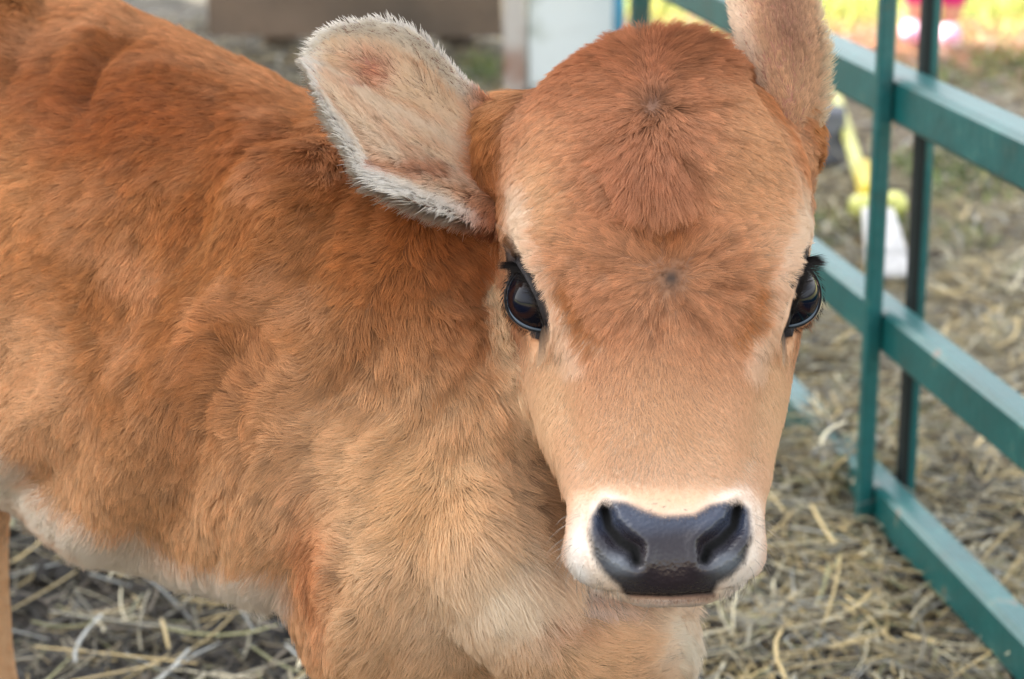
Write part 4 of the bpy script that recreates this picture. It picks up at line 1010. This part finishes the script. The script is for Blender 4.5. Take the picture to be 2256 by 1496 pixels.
J = [(0, 0, .50, .085, .065), (0, 0, .62, .078, .055), (0, 0, .74, .09, .058), (0, 0, .80, .045, .04), (0, 0, .86, .032), (0, 0, .92, .062, .066), (0, -.004, .99, .066, .07), (0, 0, 1.04, .045, .05),
     (-.10, 0, .765, .034), (-.135, 0, .64, .027), (-.14, -.03, .53, .022), (-.14, -.04, .49, .022, .014), (.10, 0, .765, .034), (.135, 0, .64, .027), (.14, -.03, .53, .022), (.14, -.04, .49, .022, .014),
     (lx * .9, ly, .44, .062), (lx, ly - .01, .27, .044), (lx, ly, .14, .036), (lx, ly, .05, .027), (rx * .9, ry, .44, .062), (rx, ry - .01, .27, .044), (rx, ry, .14, .036), (rx, ry, .05, .027)]
Ed = [(0, 1), (1, 2), (2, 3), (3, 4), (4, 5), (5, 6), (6, 7), (2, 8), (8, 9), (9, 10), (10, 11), (2, 12), (12, 13), (13, 14), (14, 15), (0, 16), (16, 17), (17, 18), (18, 19), (0, 20), (20, 21), (21, 22), (22, 23)]
# five fingers on each hand
for wi, sx in ((11, -1), (15, 1)):
    w0 = J[wi]
    for fi in range(5):
        ang = (fi - 2) * .011; L_ = (.022, .030, .033, .030, .024)[fi]; b0 = len(J)
        if fi == 0: J += [(w0[0] - sx * .012, w0[1] - .022, w0[2] + .004, .0065), (w0[0] - sx * .014, w0[1] - .034, w0[2] - .012, .0055)]
        else: J += [(w0[0], w0[1] + ang, w0[2] - .024, .0058), (w0[0] - sx * .004, w0[1] + ang * 1.15 - .004, w0[2] - .024 - L_, .0048)]
        Ed += [(wi, b0), (b0, b0 + 1)]
skin_figure("body", J, Ed, M_SK, kid)
skin_figure("leggings", [(0, 0, .56, .088, .070), (0, 0, .50, .092, .074)] + [(lx * .9, ly, .44, .068), (lx, ly - .01, .27, .050), (lx, ly, .14, .041), (lx, ly, .085, .034), (rx * .9, ry, .44, .068), (rx, ry - .01, .27, .050), (rx, ry, .14, .041), (rx, ry, .085, .034)],
            [(0, 1), (1, 2), (2, 3), (3, 4), (4, 5), (1, 6), (6, 7), (7, 8), (8, 9)], M_PINK, kid)
skin_figure("shirt", [(0, 0, .53, .096, .078), (0, 0, .62, .090, .066), (0, 0, .74, .102, .068), (0, 0, .80, .055, .05), (-.10, 0, .768, .043), (-.125, 0, .69, .037), (.10, 0, .768, .043), (.125, 0, .69, .037)],
            [(0, 1), (1, 2), (2, 3), (2, 4), (4, 5), (2, 6), (6, 7)], M_TEE, kid)
for fx0, fy0 in ((lx, ly), (rx, ry)):
    skin_figure("shoe", [(fx0 - .004, fy0 + .03, .034, .034, .036), (fx0 - .01, fy0 - .03, .032, .036, .032), (fx0 - .02, fy0 - .09, .026, .033, .026), (fx0 - .024, fy0 - .115, .022, .022, .02)], [(0, 1), (1, 2), (2, 3)], M_SHOE, kid)
skin_figure("hair", [(0, .012, .93, .060, .066), (0, .012, .99, .074, .076), (0, .008, 1.05, .052, .056), (0, .06, .86, .03, .03)], [(0, 1), (1, 2), (0, 3)], M_HAIR, kid)
for sx in (-1, 1):
    for nm_, dx, yy, zz, r_ in (("eye", .024, -.066, .985, .008), ("ear", .066, 0, .97, .014)):
        us = np.linspace(0, np.pi, 8)[1:-1]; T_ = np.linspace(0, 2 * np.pi, 12, endpoint=False)
        v, f = ring_mesh([np.array([sx * dx, yy, zz]) + np.stack([r_ * np.sin(u) * np.cos(T_) * (.6 if nm_ == "ear" else 1), r_ * np.sin(u) * np.sin(T_), np.full(12, r_ * np.cos(u) * (1.3 if nm_ == "ear" else 1))], 1) for u in us])
        o = mesh_obj(nm_, v, f, M_HAIR if nm_ == "eye" else M_SK); o.parent = kid
for nm_, zz, rx_, rz_ in (("nose", .965, .008, .012), ("mouth", .938, .018, .004)):
    v, f = ring_mesh([np.array([0, -.070, zz]) + np.stack([rx_ * np.sin(u) * np.cos(T_), .012 * np.sin(u) * np.sin(T_), np.full(12, rz_ * np.cos(u))], 1) for u in us])
    o = mesh_obj(nm_, v, f, M_SK if nm_ == "nose" else simple_mat("lips", srgb(180, 90, 90), .5)); o.parent = kid

# --- unseen building added on the left to shade the pen ----------------------------------
M_SHADE_BARN = simple_mat("shade_barn_boards", srgb(190, 176, 160), .8, .1, 4, .3, 20)
shade_barn = empty("shade_barn", (-6.5, 0, 0)); tag(shade_barn, "unseen pale boarded shade blocker added left of the pen", "shade_barn")
boxm("wall", -9, -5.2, 2.2, 9.2, 0, 6.6, M_SHADE_BARN, shade_barn, .02)
v, f = ring_mesh([np.array([(-9.3, yy, 6.6), (-4.95, yy, 6.6), (-4.95, yy, 6.75), (-7.1, yy, 7.9), (-9.3, yy, 6.75)]) for yy in (2.1, 9.3)])
mesh_obj("roof", v, f, simple_mat("shade_barn_roof", srgb(110, 100, 95), .7, .1), shade_barn, False)
boxm("door", -5.2, -5.14, 3.5, 5.5, 0, 2.8, M_WOOD, shade_barn)
